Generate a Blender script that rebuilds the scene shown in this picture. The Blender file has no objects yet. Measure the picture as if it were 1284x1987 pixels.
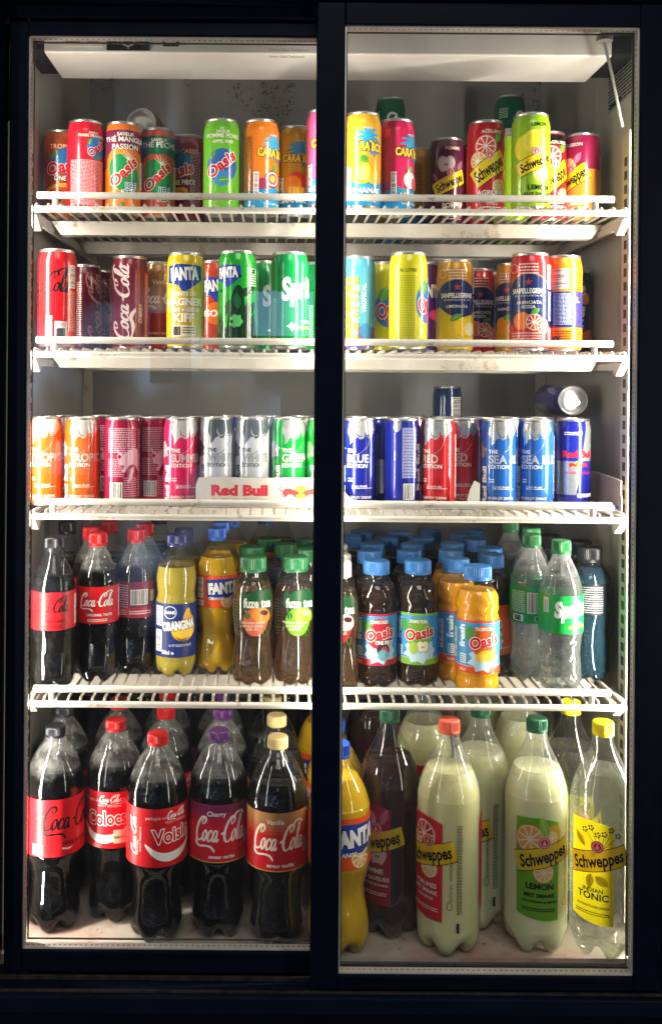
import bpy, bmesh, math, random
from mathutils import Vector, Matrix
from mathutils.geometry import tessellate_polygon
random.seed(7)
PI = math.pi
C = bpy.context.scene.collection
SC = bpy.context.scene
Z0 = 1.35            # eye height; every z below is written relative to the eye and lifted by Z0

# ------------------------------------------------------------------ camera, world, lamps, exposure
cam_d = bpy.data.cameras.new('camera'); cam = bpy.data.objects.new('camera', cam_d); C.objects.link(cam)
cam_d.sensor_fit = 'HORIZONTAL'; cam_d.sensor_width = 36.0
cam_d.lens = 36.0*1850/1284
cam_d.shift_x = (642-534)/1284; cam_d.shift_y = -(993.5-756)/1284
cam_d.clip_start = 0.05; cam_d.clip_end = 50
cam.matrix_world = Matrix.Translation((0, -1.30, Z0)) @ Matrix.Rotation(PI/2, 4, 'X') @ Matrix.Rotation(0.0075, 4, 'Z')
SC.camera = cam

w = bpy.data.worlds.new('World'); SC.world = w; w.use_nodes = True
bg = w.node_tree.nodes['Background']; bg.inputs[1].default_value = 1.0
def wn(t, **k):
    n = w.node_tree.nodes.new(t)
    for a, b in k.items(): setattr(n, a, b)
    return n
def wl(a, b): w.node_tree.links.new(a, b)
# the dim shop across the aisle: bluish shelves with packets, seen only as faint reflections in the door glass
w_tc = wn('ShaderNodeTexCoord'); w_sx = wn('ShaderNodeSeparateXYZ'); wl(w_tc.outputs['Generated'], w_sx.inputs[0])
w_ng = wn('ShaderNodeMath', operation='MULTIPLY'); w_ng.inputs[1].default_value = -1; wl(w_sx.outputs['Y'], w_ng.inputs[0])
w_mx = wn('ShaderNodeMath', operation='MAXIMUM'); w_mx.inputs[1].default_value = .05; wl(w_ng.outputs[0], w_mx.inputs[0])
w_u = wn('ShaderNodeMath', operation='DIVIDE'); wl(w_sx.outputs['X'], w_u.inputs[0]); wl(w_mx.outputs[0], w_u.inputs[1])
w_v = wn('ShaderNodeMath', operation='DIVIDE'); wl(w_sx.outputs['Z'], w_v.inputs[0]); wl(w_mx.outputs[0], w_v.inputs[1])
w_cb = wn('ShaderNodeCombineXYZ'); wl(w_u.outputs[0], w_cb.inputs[0]); wl(w_v.outputs[0], w_cb.inputs[1])
w_br = wn('ShaderNodeTexBrick'); wl(w_cb.outputs[0], w_br.inputs['Vector'])
for k_, v_ in (('Scale', 1.0), ('Mortar Size', .006), ('Brick Width', .055), ('Row Height', .085), ('Bias', -.2)): w_br.inputs[k_].default_value = v_
w_br.inputs['Color1'].default_value = (.06,.10,.2,1); w_br.inputs['Color2'].default_value = (3.0,3.5,5.0,1); w_br.inputs['Mortar'].default_value = (1.5,2.3,3.5,1)
w_no = wn('ShaderNodeTexNoise'); w_no.inputs['Scale'].default_value = 9.0; wl(w_cb.outputs[0], w_no.inputs['Vector'])
w_ra = wn('ShaderNodeValToRGB'); wl(w_no.outputs[0], w_ra.inputs[0]); w_ra.color_ramp.elements[0].position = .48; w_ra.color_ramp.elements[1].position = .66
# the shelving stands opposite the inner door only
w_ms = wn('ShaderNodeMapRange'); wl(w_u.outputs[0], w_ms.inputs[0])
for i_, v_ in ((1, .10), (2, -.12), (3, .12), (4, 1.0)): w_ms.inputs[i_].default_value = v_
w_m1 = wn('ShaderNodeMath', operation='MULTIPLY'); wl(w_ra.outputs[0], w_m1.inputs[0]); wl(w_ms.outputs[0], w_m1.inputs[1])
w_vr = wn('ShaderNodeValToRGB'); w_va = wn('ShaderNodeMath', operation='ADD'); w_va.inputs[1].default_value = .5; wl(w_v.outputs[0], w_va.inputs[0]); wl(w_va.outputs[0], w_vr.inputs[0])
for p_, c_ in ((.24, 0), (.32, 1), (.50, 1)):
    e_ = w_vr.color_ramp.elements.new(p_); e_.color = (c_, c_, c_, 1)
w_vr.color_ramp.elements[0].color = (0,0,0,1); w_vr.color_ramp.elements[-1].position = .62; w_vr.color_ramp.elements[-1].color = (.15,.15,.15,1)
w_g0 = wn('ShaderNodeMath', operation='GREATER_THAN'); w_g0.inputs[1].default_value = .05; wl(w_ng.outputs[0], w_g0.inputs[0])
w_gt = wn('ShaderNodeMath', operation='MULTIPLY'); wl(w_g0.outputs[0], w_gt.inputs[0]); wl(w_vr.outputs[0], w_gt.inputs[1])
w_m2 = wn('ShaderNodeMath', operation='MULTIPLY'); wl(w_m1.outputs[0], w_m2.inputs[0]); wl(w_gt.outputs[0], w_m2.inputs[1])
w_mix = wn('ShaderNodeMix', data_type='RGBA'); wl(w_m2.outputs[0], w_mix.inputs[0]); w_mix.inputs[6].default_value = (.006,.009,.017,1); wl(w_br.outputs[0], w_mix.inputs[7])
wl(w_mix.outputs[2], bg.inputs[0])

def area(name, loc, rot, sx, sy, power, col, spread=PI):
    l = bpy.data.lights.new(name, 'AREA'); l.shape = 'RECTANGLE'; l.size = sx; l.size_y = sy
    l.energy = power; l.color = col; l.spread = spread
    o = bpy.data.objects.new(name, l); C.objects.link(o); o.location = loc; o.rotation_euler = rot
    return o
WARM = (1.0, 0.92, 0.80)
def strip(name, x, y, power, aim):
    # vertical strip lamp just behind the door stile, turned inwards
    o = area(name, (x, y, Z0-0.18), (0, 0, 0), 0.010, 1.19, power, WARM)
    d = Vector((aim[0]-x, aim[1]-y, 0)).normalized()
    zx = -d; up = Vector((0, 0, 1)); xx = up.cross(zx).normalized()
    o.matrix_world = Matrix.Translation((x, y, Z0-0.18)) @ Matrix((xx, up, zx)).transposed().to_4x4()
    return o
strip('strip_lamp', 0.5335, 0.0625, 11.8, (0.05, 0.36))
strip('strip_lamp', -0.3735, 0.0640, 6.6, (0.05, 0.36))
strip('strip_lamp', 0.0730, 0.0640, 5.0, (0.073, 0.6))      # behind the overlapping door posts
# the shop behind the camera: an unseen ceiling lamp for soft front fill, one blue-white screen reflected in the glass
area('shop_lamp', (0.25, -2.35, 3.45), (math.radians(48), 0, 0), 1.5, 0.9, 30, (1.0, 0.93, 0.84))
# two tall shop tubes standing to either side of the aisle: the vertical streaks on cans and bottles
area('aisle_tube', (-0.98, -1.00, Z0-0.10), (math.radians(90), 0, math.radians(-42)), 0.07, 1.5, 5.5, (1.0, 0.92, 0.80))
area('aisle_tube', (1.16, -1.00, Z0-0.10), (math.radians(90), 0, math.radians(44)), 0.07, 1.5, 6.5, (1.0, 0.92, 0.80))
area('shop_screen', (0.052, -4.0, Z0+0.43), (math.radians(90), 0, 0), 0.36, 0.25, 1.1, (0.35, 0.55, 1.0))

SC.view_settings.view_transform = 'Standard'; SC.view_settings.look = 'None'
SC.view_settings.exposure = -0.12; SC.view_settings.gamma = 1.0; SC.view_settings.use_curve_mapping = False
SC.cycles.max_bounces = 14; SC.cycles.transparent_max_bounces = 40; SC.cycles.transmission_bounces = 10
SC.cycles.glossy_bounces = 5; SC.cycles.diffuse_bounces = 4
SC.cycles.caustics_reflective = False; SC.cycles.caustics_refractive = False
SC.cycles.sample_clamp_indirect = 4.0
SC.cycles.use_denoising = True

# ------------------------------------------------------------------ helpers
def lin(c): return c/12.92 if c <= 0.04045 else ((c+0.055)/1.055)**2.4
def HX(h, metal=0.0):
    return (lin(int(h[0:2], 16)/255), lin(int(h[2:4], 16)/255), lin(int(h[4:6], 16)/255), metal)

def empty(name, loc, rz=0.0, label=None, cat=None, group=None, parent=None):
    o = bpy.data.objects.new(name, None); C.objects.link(o)
    o.location = loc; o.rotation_euler = (0, 0, rz); o.empty_display_size = 0.02
    if parent: o.parent = parent
    if label: o['label'] = label
    if cat: o['category'] = cat
    if group: o['group'] = group
    return o
def link(name, me, parent=None):
    o = bpy.data.objects.new(name, me); C.objects.link(o)
    if parent: o.parent = parent
    return o

class MB:
    """collects plain geometry for ONE mesh"""
    def __init__(s): s.v = []; s.f = []; s.m = []; s.mi = 0
    def add(s, vs, fs):
        n = len(s.v); s.v += [tuple(p) for p in vs]; s.f += [tuple(i+n for i in f) for f in fs]; s.m += [s.mi]*len(fs)
    def box(s, x0, x1, y0, y1, z0, z1):
        s.add([(x0,y0,z0),(x1,y0,z0),(x1,y1,z0),(x0,y1,z0),(x0,y0,z1),(x1,y0,z1),(x1,y1,z1),(x0,y1,z1)],
              [(0,3,2,1),(4,5,6,7),(0,1,5,4),(1,2,6,5),(2,3,7,6),(3,0,4,7)])
    def tube(s, pts, r, n=8, cap=True):
        pts = [Vector(p) for p in pts]; rings = []
        up0 = None
        for i, p in enumerate(pts):
            t = (pts[min(i+1, len(pts)-1)]-pts[max(i-1, 0)]).normalized()
            a = Vector((0, 0, 1)) if abs(t.z) < 0.9 else Vector((1, 0, 0))
            u = t.cross(a).normalized(); q = t.cross(u)
            rr = r[i] if isinstance(r, (list, tuple)) else r
            rings.append([p+u*rr*math.cos(2*PI*k/n)+q*rr*math.sin(2*PI*k/n) for k in range(n)])
        vs = [x for g in rings for x in g]; fs = []
        for i in range(len(pts)-1):
            for k in range(n):
                fs.append((i*n+k, i*n+(k+1) % n, (i+1)*n+(k+1) % n, (i+1)*n+k))
        if cap: fs += [tuple(range(n))[::-1], tuple(range((len(pts)-1)*n, len(pts)*n))]
        s.add(vs, fs)
    def prism(s, poly, axis, a0, a1):
        """polygon in the two other axes, pushed from a0 to a1 along axis"""
        def P(u, v, a): return {'x': (a, u, v), 'y': (u, a, v), 'z': (u, v, a)}[axis]
        n = len(poly)
        vs = [P(u, v, a0) for u, v in poly]+[P(u, v, a1) for u, v in poly]
        tri = tessellate_polygon([[Vector((u, v, 0)) for u, v in poly]])
        fs = [tuple(t) for t in tri]+[tuple(n+i for i in t[::-1]) for t in tri]
        fs += [(i, (i+1) % n, n+(i+1) % n, n+i) for i in range(n)]
        s.add(vs, fs)
    def mesh(s, name, mats, smooth=False, bevel=0.0, angle=40):
        me = bpy.data.meshes.new(name); me.from_pydata(s.v, [], s.f)
        for m in (mats if isinstance(mats, (list, tuple)) else [mats]): me.materials.append(m)
        me.polygons.foreach_set('material_index', s.m)
        bm = bmesh.new(); bm.from_mesh(me); bmesh.ops.recalc_face_normals(bm, faces=bm.faces)
        if bevel:
            ed = [e for e in bm.edges if len(e.link_faces) == 2 and e.calc_face_angle(0) > math.radians(30)]
            bmesh.ops.bevel(bm, geom=ed, offset=bevel, segments=2, profile=0.5, affect='EDGES', clamp_overlap=True)
        if smooth:
            for f in bm.faces: f.smooth = True
            for e in bm.edges:
                if len(e.link_faces) == 2 and e.calc_face_angle(0) > math.radians(angle): e.smooth = False
        bm.to_mesh(me); bm.free()
        return me
    def obj(s, name, mats, parent=None, **k): return link(name, s.mesh(name, mats, **k), parent)

# ------------------------------------------------------------------ materials
def mat(name, base=(.5,.5,.5,1), rough=.5, metal=0.0, **k):
    m = bpy.data.materials.new(name); m.use_nodes = True
    b = m.node_tree.nodes['Principled BSDF']
    b.inputs['Base Color'].default_value = tuple(base[:3])+(1,)
    b.inputs['Roughness'].default_value = rough; b.inputs['Metallic'].default_value = metal
    for n, v in k.items():
        b.inputs[n.replace('_', ' ')].default_value = v
    return m
def N(m, t, **inp):
    n = m.node_tree.nodes.new(t)
    for k, v in inp.items(): n.inputs[k.replace('_', ' ')].default_value = v
    return n
def L(m, a, b): m.node_tree.links.new(a, b)
def ramp(m, fac, stops):
    r = m.node_tree.nodes.new('ShaderNodeValToRGB'); e = r.color_ramp.elements
    e[0].position, e[0].color = stops[0][0], tuple(stops[0][1][:3])+(1,)
    e[1].position, e[1].color = stops[-1][0], tuple(stops[-1][1][:3])+(1,)
    for p, c in stops[1:-1]:
        x = e.new(p); x.color = tuple(c[:3])+(1,)
    L(m, fac, r.inputs[0]); return r
def noise(m, scale, detail=4, rough=.55, vec=None):
    n = N(m, 'ShaderNodeTexNoise', Scale=scale, Detail=detail, Roughness=rough)
    if vec is None:
        tc = N(m, 'ShaderNodeTexCoord'); vec = tc.outputs['Object']
    L(m, vec, n.inputs['Vector']); return n
def mixc(m, fac, a, b, bl='MIX'):
    x = m.node_tree.nodes.new('ShaderNodeMix'); x.data_type = 'RGBA'; x.blend_type = bl
    for v, i in ((fac, 0), (a, 6), (b, 7)):
        if hasattr(v, 'links'): L(m, v, x.inputs[i])
        else: x.inputs[i].default_value = v
    return x.outputs[2]
def bump(m, h, strength, dist):
    b = N(m, 'ShaderNodeBump', Strength=strength, Distance=dist); L(m, h, b.inputs['Height'])
    L(m, b.outputs[0], m.node_tree.nodes['Principled BSDF'].inputs['Normal'])

def mottled(name, c0, c1, scale, rough, bumpd=0.0, **k):
    m = mat(name, c0, rough, **k); n = noise(m, scale)
    r = ramp(m, n.outputs[0], [(.35, c0), (.68, c1)])
    L(m, r.outputs[0], m.node_tree.nodes['Principled BSDF'].inputs['Base Color'])
    if bumpd: bump(m, n.outputs[0], .5, bumpd)
    return m
def printed(name, rough, coat=0.0):
    m = mat(name, rough=rough); b = m.node_tree.nodes['Principled BSDF']
    a = N(m, 'ShaderNodeAttribute'); a.attribute_name = 'ink'
    L(m, a.outputs['Color'], b.inputs['Base Color']); L(m, a.outputs['Alpha'], b.inputs['Metallic'])
    b.inputs['Coat Weight'].default_value = coat; b.inputs['Coat Roughness'].default_value = .08
    return m
def stained(m, scale):
    b = m.node_tree.nodes['Principled BSDF']; old = b.inputs['Base Color'].links[0].from_socket
    n = noise(m, scale, 5, .65); r = ramp(m, n.outputs[0], [(.60, (0,0,0)), (.74, (1,1,1))])
    L(m, mixc(m, r.outputs[0], old, (.28,.20,.11,1)), b.inputs['Base Color'])
M = {}
M['can'] = printed('printed_can_paint', .24, .5)
M['film'] = printed('printed_label_film', .38)
M['film'].node_tree.nodes['Principled BSDF'].inputs['Specular IOR Level'].default_value = .35
m = printed('printed_translucent_film', .38); M['filmt'] = m       # thin ink on clear plastic: light from inside the bottle shows through
tl = N(m, 'ShaderNodeBsdfTranslucent'); mxs = N(m, 'ShaderNodeMixShader'); mxs.inputs[0].default_value = .5
at_ = [n for n in m.node_tree.nodes if n.type == 'ATTRIBUTE'][0]; L(m, at_.outputs['Color'], tl.inputs['Color'])
L(m, m.node_tree.nodes['Principled BSDF'].outputs[0], mxs.inputs[1]); L(m, tl.outputs[0], mxs.inputs[2]); L(m, mxs.outputs[0], m.node_tree.nodes['Material Output'].inputs['Surface'])
M['card_print'] = printed('printed_card', .7)
M['alu'] = mat('bare_aluminium', (.70,.69,.67), .33, 1.0)
M['alu_dull'] = mottled('dull_aluminium', (.55,.54,.52), (.72,.71,.69), 60, .38, metal=1.0)
M['frame'] = mottled('black_door_frame', (.0018,.0040,.0098), (.0028,.0056,.0125), 30, .40, Specular_IOR_Level=.05)
M['cab'] = mottled('black_cabinet', (.0030,.0062,.014), (.0045,.008,.018), 14, .5, Specular_IOR_Level=.06)
M['dust'] = mottled('dusty_black_track', (.006,.007,.010), (.030,.026,.025), 45, .8, Specular_IOR_Level=.2)
M['wire'] = mottled('white_coated_wire', (.74,.70,.63), (.62,.56,.47), 9, .35); stained(M['wire'], 38)
M['tray'] = mottled('white_painted_steel', (.66,.62,.55), (.54,.48,.40), 12, .45); stained(M['tray'], 26)
M['wall'] = mottled('inner_wall', (.50,.485,.45), (.42,.41,.385), 5, .42)
M['unit'] = mottled('white_plastic_housing', (.60,.57,.53), (.54,.50,.465), 6, .5)
M['black'] = mat('black_plastic', (.012,.012,.013), .45)
M['spacer'] = mottled('spacer_aluminium', (.62,.58,.54), (.72,.68,.64), 40, .42, metal=.35)
M['slot'] = mat('dark_slot', (.03,.03,.03), .8)
M['lamp'] = mat('lamp_diffuser', (.9,.88,.82), .4, Emission_Color=(1,.9,.76,1), Emission_Strength=2.0)
# back wall: grey sheet with mould spots near the top
m = mat('back_wall_mould', rough=.55); M['back'] = m
tc = N(m, 'ShaderNodeTexCoord')
n1 = noise(m, 110, 5, .75, tc.outputs['Object']); n2 = noise(m, 7, 2, .5, tc.outputs['Object']); n3 = noise(m, 4, 3, .5, tc.outputs['Object'])
sep = N(m, 'ShaderNodeSeparateXYZ'); L(m, tc.outputs['Object'], sep.inputs[0])
band = ramp(m, sep.outputs['Z'], [(.0, (0,0,0)), (.49, (0,0,0)), (.56, (1,1,1)), (1, (1,1,1))])
sp = ramp(m, n1.outputs[0], [(.545, (0,0,0)), (.585, (1,1,1))]); pt = ramp(m, n2.outputs[0], [(.54, (0,0,0)), (.62, (1,1,1))])
mk = mixc(m, 1.0, sp.outputs[0], pt.outputs[0], 'MULTIPLY'); mk = mixc(m, 1.0, mk, band.outputs[0], 'MULTIPLY')
base = ramp(m, n3.outputs[0], [(.3, (.29,.287,.28)), (.7, (.36,.355,.345))])
L(m, mixc(m, mk, base.outputs[0], (.11,.108,.10,1)), m.node_tree.nodes['Principled BSDF'].inputs['Base Color'])
# stained inner floor
m = mat('stained_floor_panel', rough=.5); M['ifloor'] = m
n1 = noise(m, 9, 5, .6); n2 = noise(m, 55, 4, .7)
r1 = ramp(m, n1.outputs[0], [(.36, (.62,.56,.48)), (.52, (.60,.50,.42)), (.66, (.50,.30,.25))]); r2 = ramp(m, n2.outputs[0], [(.62, (1,1,1)), (.74, (.35,.3,.27))])
L(m, mixc(m, 1.0, r1.outputs[0], r2.outputs[0], 'MULTIPLY'), m.node_tree.nodes['Principled BSDF'].inputs['Base Color'])

def film(name, fac, tint=(1,1,1,1), rough=.03, haze=0.0, hazecol=(.75,.75,.72,1), hscale=90, hlo=.45, hhi=.65, bumpd=0.0, zr=None, streak=0):
    """thin clear wall: transparent with a Fresnel gloss, and specks of whitish condensation"""
    m = bpy.data.materials.new(name); m.use_nodes = True; nt = m.node_tree
    nt.nodes.remove(nt.nodes['Principled BSDF']); out = nt.nodes['Material Output']
    tr = N(m, 'ShaderNodeBsdfTransparent', Color=tint); gl = N(m, 'ShaderNodeBsdfGlossy', Roughness=rough)
    # Schlick reflectance from the facing angle (the same from both sides of the thin wall)
    f0 = ((fac-1)/(fac+1))**2
    lw = N(m, 'ShaderNodeLayerWeight', Blend=.5); pw = N(m, 'ShaderNodeMath'); pw.operation = 'POWER'; pw.inputs[1].default_value = 5.0
    fr = N(m, 'ShaderNodeMath'); fr.operation = 'MULTIPLY_ADD'; fr.inputs[1].default_value = 1-f0; fr.inputs[2].default_value = f0
    mx = N(m, 'ShaderNodeMixShader'); L(m, lw.outputs['Facing'], pw.inputs[0]); L(m, pw.outputs[0], fr.inputs[0])
    L(m, fr.outputs[0], mx.inputs[0]); L(m, tr.outputs[0], mx.inputs[1]); L(m, gl.outputs[0], mx.inputs[2])
    res = mx.outputs[0]
    if haze:
        vec = None
        if streak:      # wiped smears, long in z
            t2 = N(m, 'ShaderNodeTexCoord'); mp = N(m, 'ShaderNodeMapping'); mp.inputs['Scale'].default_value = (1, 1, streak); L(m, t2.outputs['Object'], mp.inputs[0]); vec = mp.outputs[0]
        df = N(m, 'ShaderNodeBsdfDiffuse', Color=hazecol); n = noise(m, hscale, 4, .7, vec)
        r = ramp(m, n.outputs[0], [(hlo, (haze*.25,)*3), (hhi, (haze,)*3)])
        hz = r.outputs[0]
        if zr:
            tc = N(m, 'ShaderNodeTexCoord'); sp = N(m, 'ShaderNodeSeparateXYZ'); L(m, tc.outputs['Object'], sp.inputs[0])
            mr = N(m, 'ShaderNodeMapRange'); mr.inputs[1].default_value = zr[0]; mr.inputs[2].default_value = zr[1]; mr.inputs[3].default_value = .03
            n9 = noise(m, 30, 3, .6); ad = N(m, 'ShaderNodeMath'); ad.operation = 'MULTIPLY_ADD'; ad.inputs[1].default_value = .03
            L(m, n9.outputs[0], ad.inputs[0]); L(m, sp.outputs['Z'], ad.inputs[2]); L(m, ad.outputs[0], mr.inputs[0])
            hz = mixc(m, 1.0, r.outputs[0], mr.outputs[0], 'MULTIPLY')
        m2 = N(m, 'ShaderNodeMixShader'); L(m, hz, m2.inputs[0]); L(m, res, m2.inputs[1]); L(m, df.outputs[0], m2.inputs[2]); res = m2.outputs[0]
    if bumpd:
        n = noise(m, 260, 2, .5); b = N(m, 'ShaderNodeBump', Strength=.6, Distance=bumpd); L(m, n.outputs[0], b.inputs['Height']); L(m, b.outputs[0], gl.inputs['Normal'])
    L(m, res, out.inputs['Surface']); return m
M['glass'] = film('door_glass', 1.52, (.965,.975,.97,1), .0, .019, (.8,.8,.8,1), 22, .46, .74, streak=.16)
M['pet'] = film('clear_bottle_plastic', 1.57, (.95,.96,.96,1), .018, .016, hscale=120)
M['petmist'] = film('misty_bottle_plastic', 1.57, (.95,.96,.96,1), .02, .28, hscale=45, hlo=.40, hhi=.7, bumpd=.0002, zr=(.185,.200))
M['bigmist'] = film('misty_large_bottle_plastic', 1.57, (.95,.96,.96,1), .02, .20, hscale=70, hlo=.44, hhi=.66, bumpd=.0002, zr=(.246,.262))
M['wrapfilm'] = film('clear_sleeve', 1.45, (.97,.98,.97,1), .08, .04)

def liquid(name, col, rough=.03, sss=0.0, rad=(.02,.015,.008), **k):
    m = mat('drink_'+name, col, rough, IOR=1.34, **k)
    if sss:
        b = m.node_tree.nodes['Principled BSDF']; b.inputs['Subsurface Weight'].default_value = sss
        b.inputs['Subsurface Radius'].default_value = (1, .8, .5); b.inputs['Subsurface Scale'].default_value = .03
    return m
def clear_liquid(name, col, dens, base=(1,1,1), tw=1.0, thru=0):
    m = mat('drink_'+name, base, .02, IOR=1.33, Transmission_Weight=tw)
    v = N(m, 'ShaderNodeVolumeAbsorption', Color=tuple(col)+(1,), Density=dens)
    if thru:      # lets part of the lamp light straight through
        tr = N(m, 'ShaderNodeBsdfTransparent', Color=tuple(base)+(1,)); mx = N(m, 'ShaderNodeMixShader'); mx.inputs[0].default_value = thru
        L(m, m.node_tree.nodes['Principled BSDF'].outputs[0], mx.inputs[1]); L(m, tr.outputs[0], mx.inputs[2]); L(m, mx.outputs[0], m.node_tree.nodes['Material Output'].inputs['Surface'])
    else: L(m, v.outputs[0], m.node_tree.nodes['Material Output'].inputs['Volume'])
    return m
LQ = {
 'cola': clear_liquid('cola', (.30,.10,.03), 130),
 'orange': liquid('orange', (.90,.38,.01), sss=.1),
 'yelorange': liquid('yellow_orange', (.74,.44,.012), sss=.1),
 'pulp': liquid('pulpy_orange', (.42,.33,.04), sss=.1),
 'tea': clear_liquid('tea', (.60,.36,.14), 6, (.74,.48,.22), .955, .28),
 'darktea': clear_liquid('dark_tea', (.40,.13,.06), 45, (.30,.11,.07), .93),
 'pear': clear_liquid('dark_pear', (.42,.22,.06), 40, (.32,.17,.07), .93),
 'clear': clear_liquid('clear_soda', (.82,.93,.86), 1, (.90,.94,.92), .90, .45),
 'tonic': clear_liquid('tonic', (.88,.93,.90), 1, (.95,.96,.90), .95, .55),
 'cloudy': liquid('cloudy_lemon', (.95,.94,.55), rough=.2, sss=.5, Transmission_Weight=.28),
 'cloudy2': liquid('cloudy_citrus', (.93,.87,.46), rough=.2, sss=.5, Transmission_Weight=.28),
 'apple': clear_liquid('dark_apple', (.38,.13,.08), 40, (.36,.16,.13), .90),
 'blue': clear_liquid('deep_blue', (.03,.22,.36), 60, (.03,.17,.28), .86),
}
def cap_mat(h): 
    m = mat('cap_plastic_'+h, HX(h), .38); return m
CAPS = {}
def capm(h):
    if h not in CAPS: CAPS[h] = cap_mat(h)
    return CAPS[h]

# ------------------------------------------------------------------ print art: flat shapes in (u = mm round the can, v = mm up), wrapped on the body
_txt = {}
def raw_text(s, bold=0.0, shear=0.0, sp=1.0):
    k = (s, round(bold, 3), shear, sp)
    if k not in _txt:
        c = bpy.data.curves.new('lettering', 'FONT'); c.body = s; c.size = 1.0; c.offset = bold; c.shear = shear
        c.space_character = sp; c.resolution_u = 3; c.fill_mode = 'FRONT'
        o = bpy.data.objects.new('lettering', c); C.objects.link(o)
        dg = bpy.context.evaluated_depsgraph_get(); e = o.evaluated_get(dg); me = e.to_mesh()
        vs = [(v.co.x, v.co.y) for v in me.vertices]; fs = [tuple(p.vertices) for p in me.polygons]
        par = list(range(len(vs)))
        def fd(i):
            while par[i] != i: par[i] = par[par[i]]; i = par[i]
            return i
        for f in fs:
            for i in f[1:]: par[fd(i)] = fd(f[0])
        ids = {}; isl = [ids.setdefault(fd(i), len(ids)) for i in range(len(vs))]
        e.to_mesh_clear(); bpy.data.objects.remove(o); bpy.data.curves.remove(c)
        _txt[k] = (vs, fs, isl)
    return _txt[k]
_H = raw_text('H'); CAPH = max(v[1] for v in _H[0])

def catmull(pts, n=6, closed=False):
    out = []; m = len(pts)
    rng = range(m) if closed else range(m-1)
    for i in rng:
        g = (lambda j: pts[j % m]) if closed else (lambda j: pts[min(max(j, 0), m-1)])
        a, b, c, d = g(i-1), g(i), g(i+1), g(i+2)
        for k in range(n):
            t = k/n
            out.append(tuple(.5*(2*b[q]+(c[q]-a[q])*t+(2*a[q]-5*b[q]+4*c[q]-d[q])*t*t+(3*b[q]-a[q]-3*c[q]+d[q])*t**3) for q in range(len(b))))
    if not closed: out.append(tuple(pts[-1]))
    return out

def _script():
    S = []
    def big_c(x):
        S.append(([(x+1.25,1.55),(x+1.45,1.85),(x+1.2,2.15),(x+.75,2.1),(x+.3,1.6),(x+.1,.95),(x+.18,.35),(x+.6,-.02),(x+1.1,.12),(x+1.45,.55)], 1.25))
        S.append(([(x+1.25,1.55),(x+1.0,1.5),(x+.9,1.85),(x+1.1,2.15)], .6))
    def o(x): S.append(([(x+.42,1.0),(x+.16,.75),(x+.1,.35),(x+.32,.0),(x+.6,.25),(x+.66,.7),(x+.42,1.0),(x+.3,.85)], 1.0))
    def c(x): S.append(([(x+.62,.72),(x+.52,.98),(x+.25,.9),(x+.08,.45),(x+.22,.03),(x+.5,.08),(x+.78,.4)], 1.0))
    def a_(x):
        S.append(([(x+.62,.85),(x+.38,1.0),(x+.14,.7),(x+.12,.2),(x+.36,.02),(x+.6,.4),(x+.68,1.0)], 1.0))
        S.append(([(x+.70,1.0),(x+.64,.3),(x+.8,.02),(x+1.05,.28)], 1.0))
    def l(x): S.append(([(x+.05,.35),(x+.45,1.3),(x+.52,2.05),(x+.36,2.2),(x+.24,1.6),(x+.2,.5),(x+.36,.02),(x+.7,.3)], 1.0))
    big_c(0); o(1.22); c(2.08); a_(2.82); S.append(([(4.1,.72),(4.5,.76)], 1.8))
    big_c(4.55); o(5.78); l(6.55); a_(7.08)
    S.append(([(.18,.35),(.35,-.25),(1.0,-.5),(2.0,-.42),(2.9,-.5),(3.6,-.9)], 1.5))
    S.append(([(5.75,2.1),(6.2,2.42),(6.9,2.5),(7.6,2.2)], 1.3))
    R = []
    for pts, wt in S:
        p = catmull(pts, 6); n = len(p); vs = []; fs = []
        for i in range(n):
            x0, y0 = p[max(i-1, 0)]; x1, y1 = p[min(i+1, n-1)]; dx, dy = x1-x0, y1-y0; q = math.hypot(dx, dy) or 1
            ww = (.055+.105*abs(dy/q)**1.3)*wt*(.35+.65*min(1, 4*min(i, n-1-i)/n+.2))
            vs.append((p[i][0]-dy/q*ww, p[i][1]+dx/q*ww, i/n)); vs.append((p[i][0]+dy/q*ww, p[i][1]-dx/q*ww, i/n))
        for i in range(n-1): fs.append((2*i, 2*i+1, 2*i+3, 2*i+2))
        R.append(([(x+.30*y, y, t) for x, y, t in vs], fs))
    return R
SCRIPT = _script()

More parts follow.
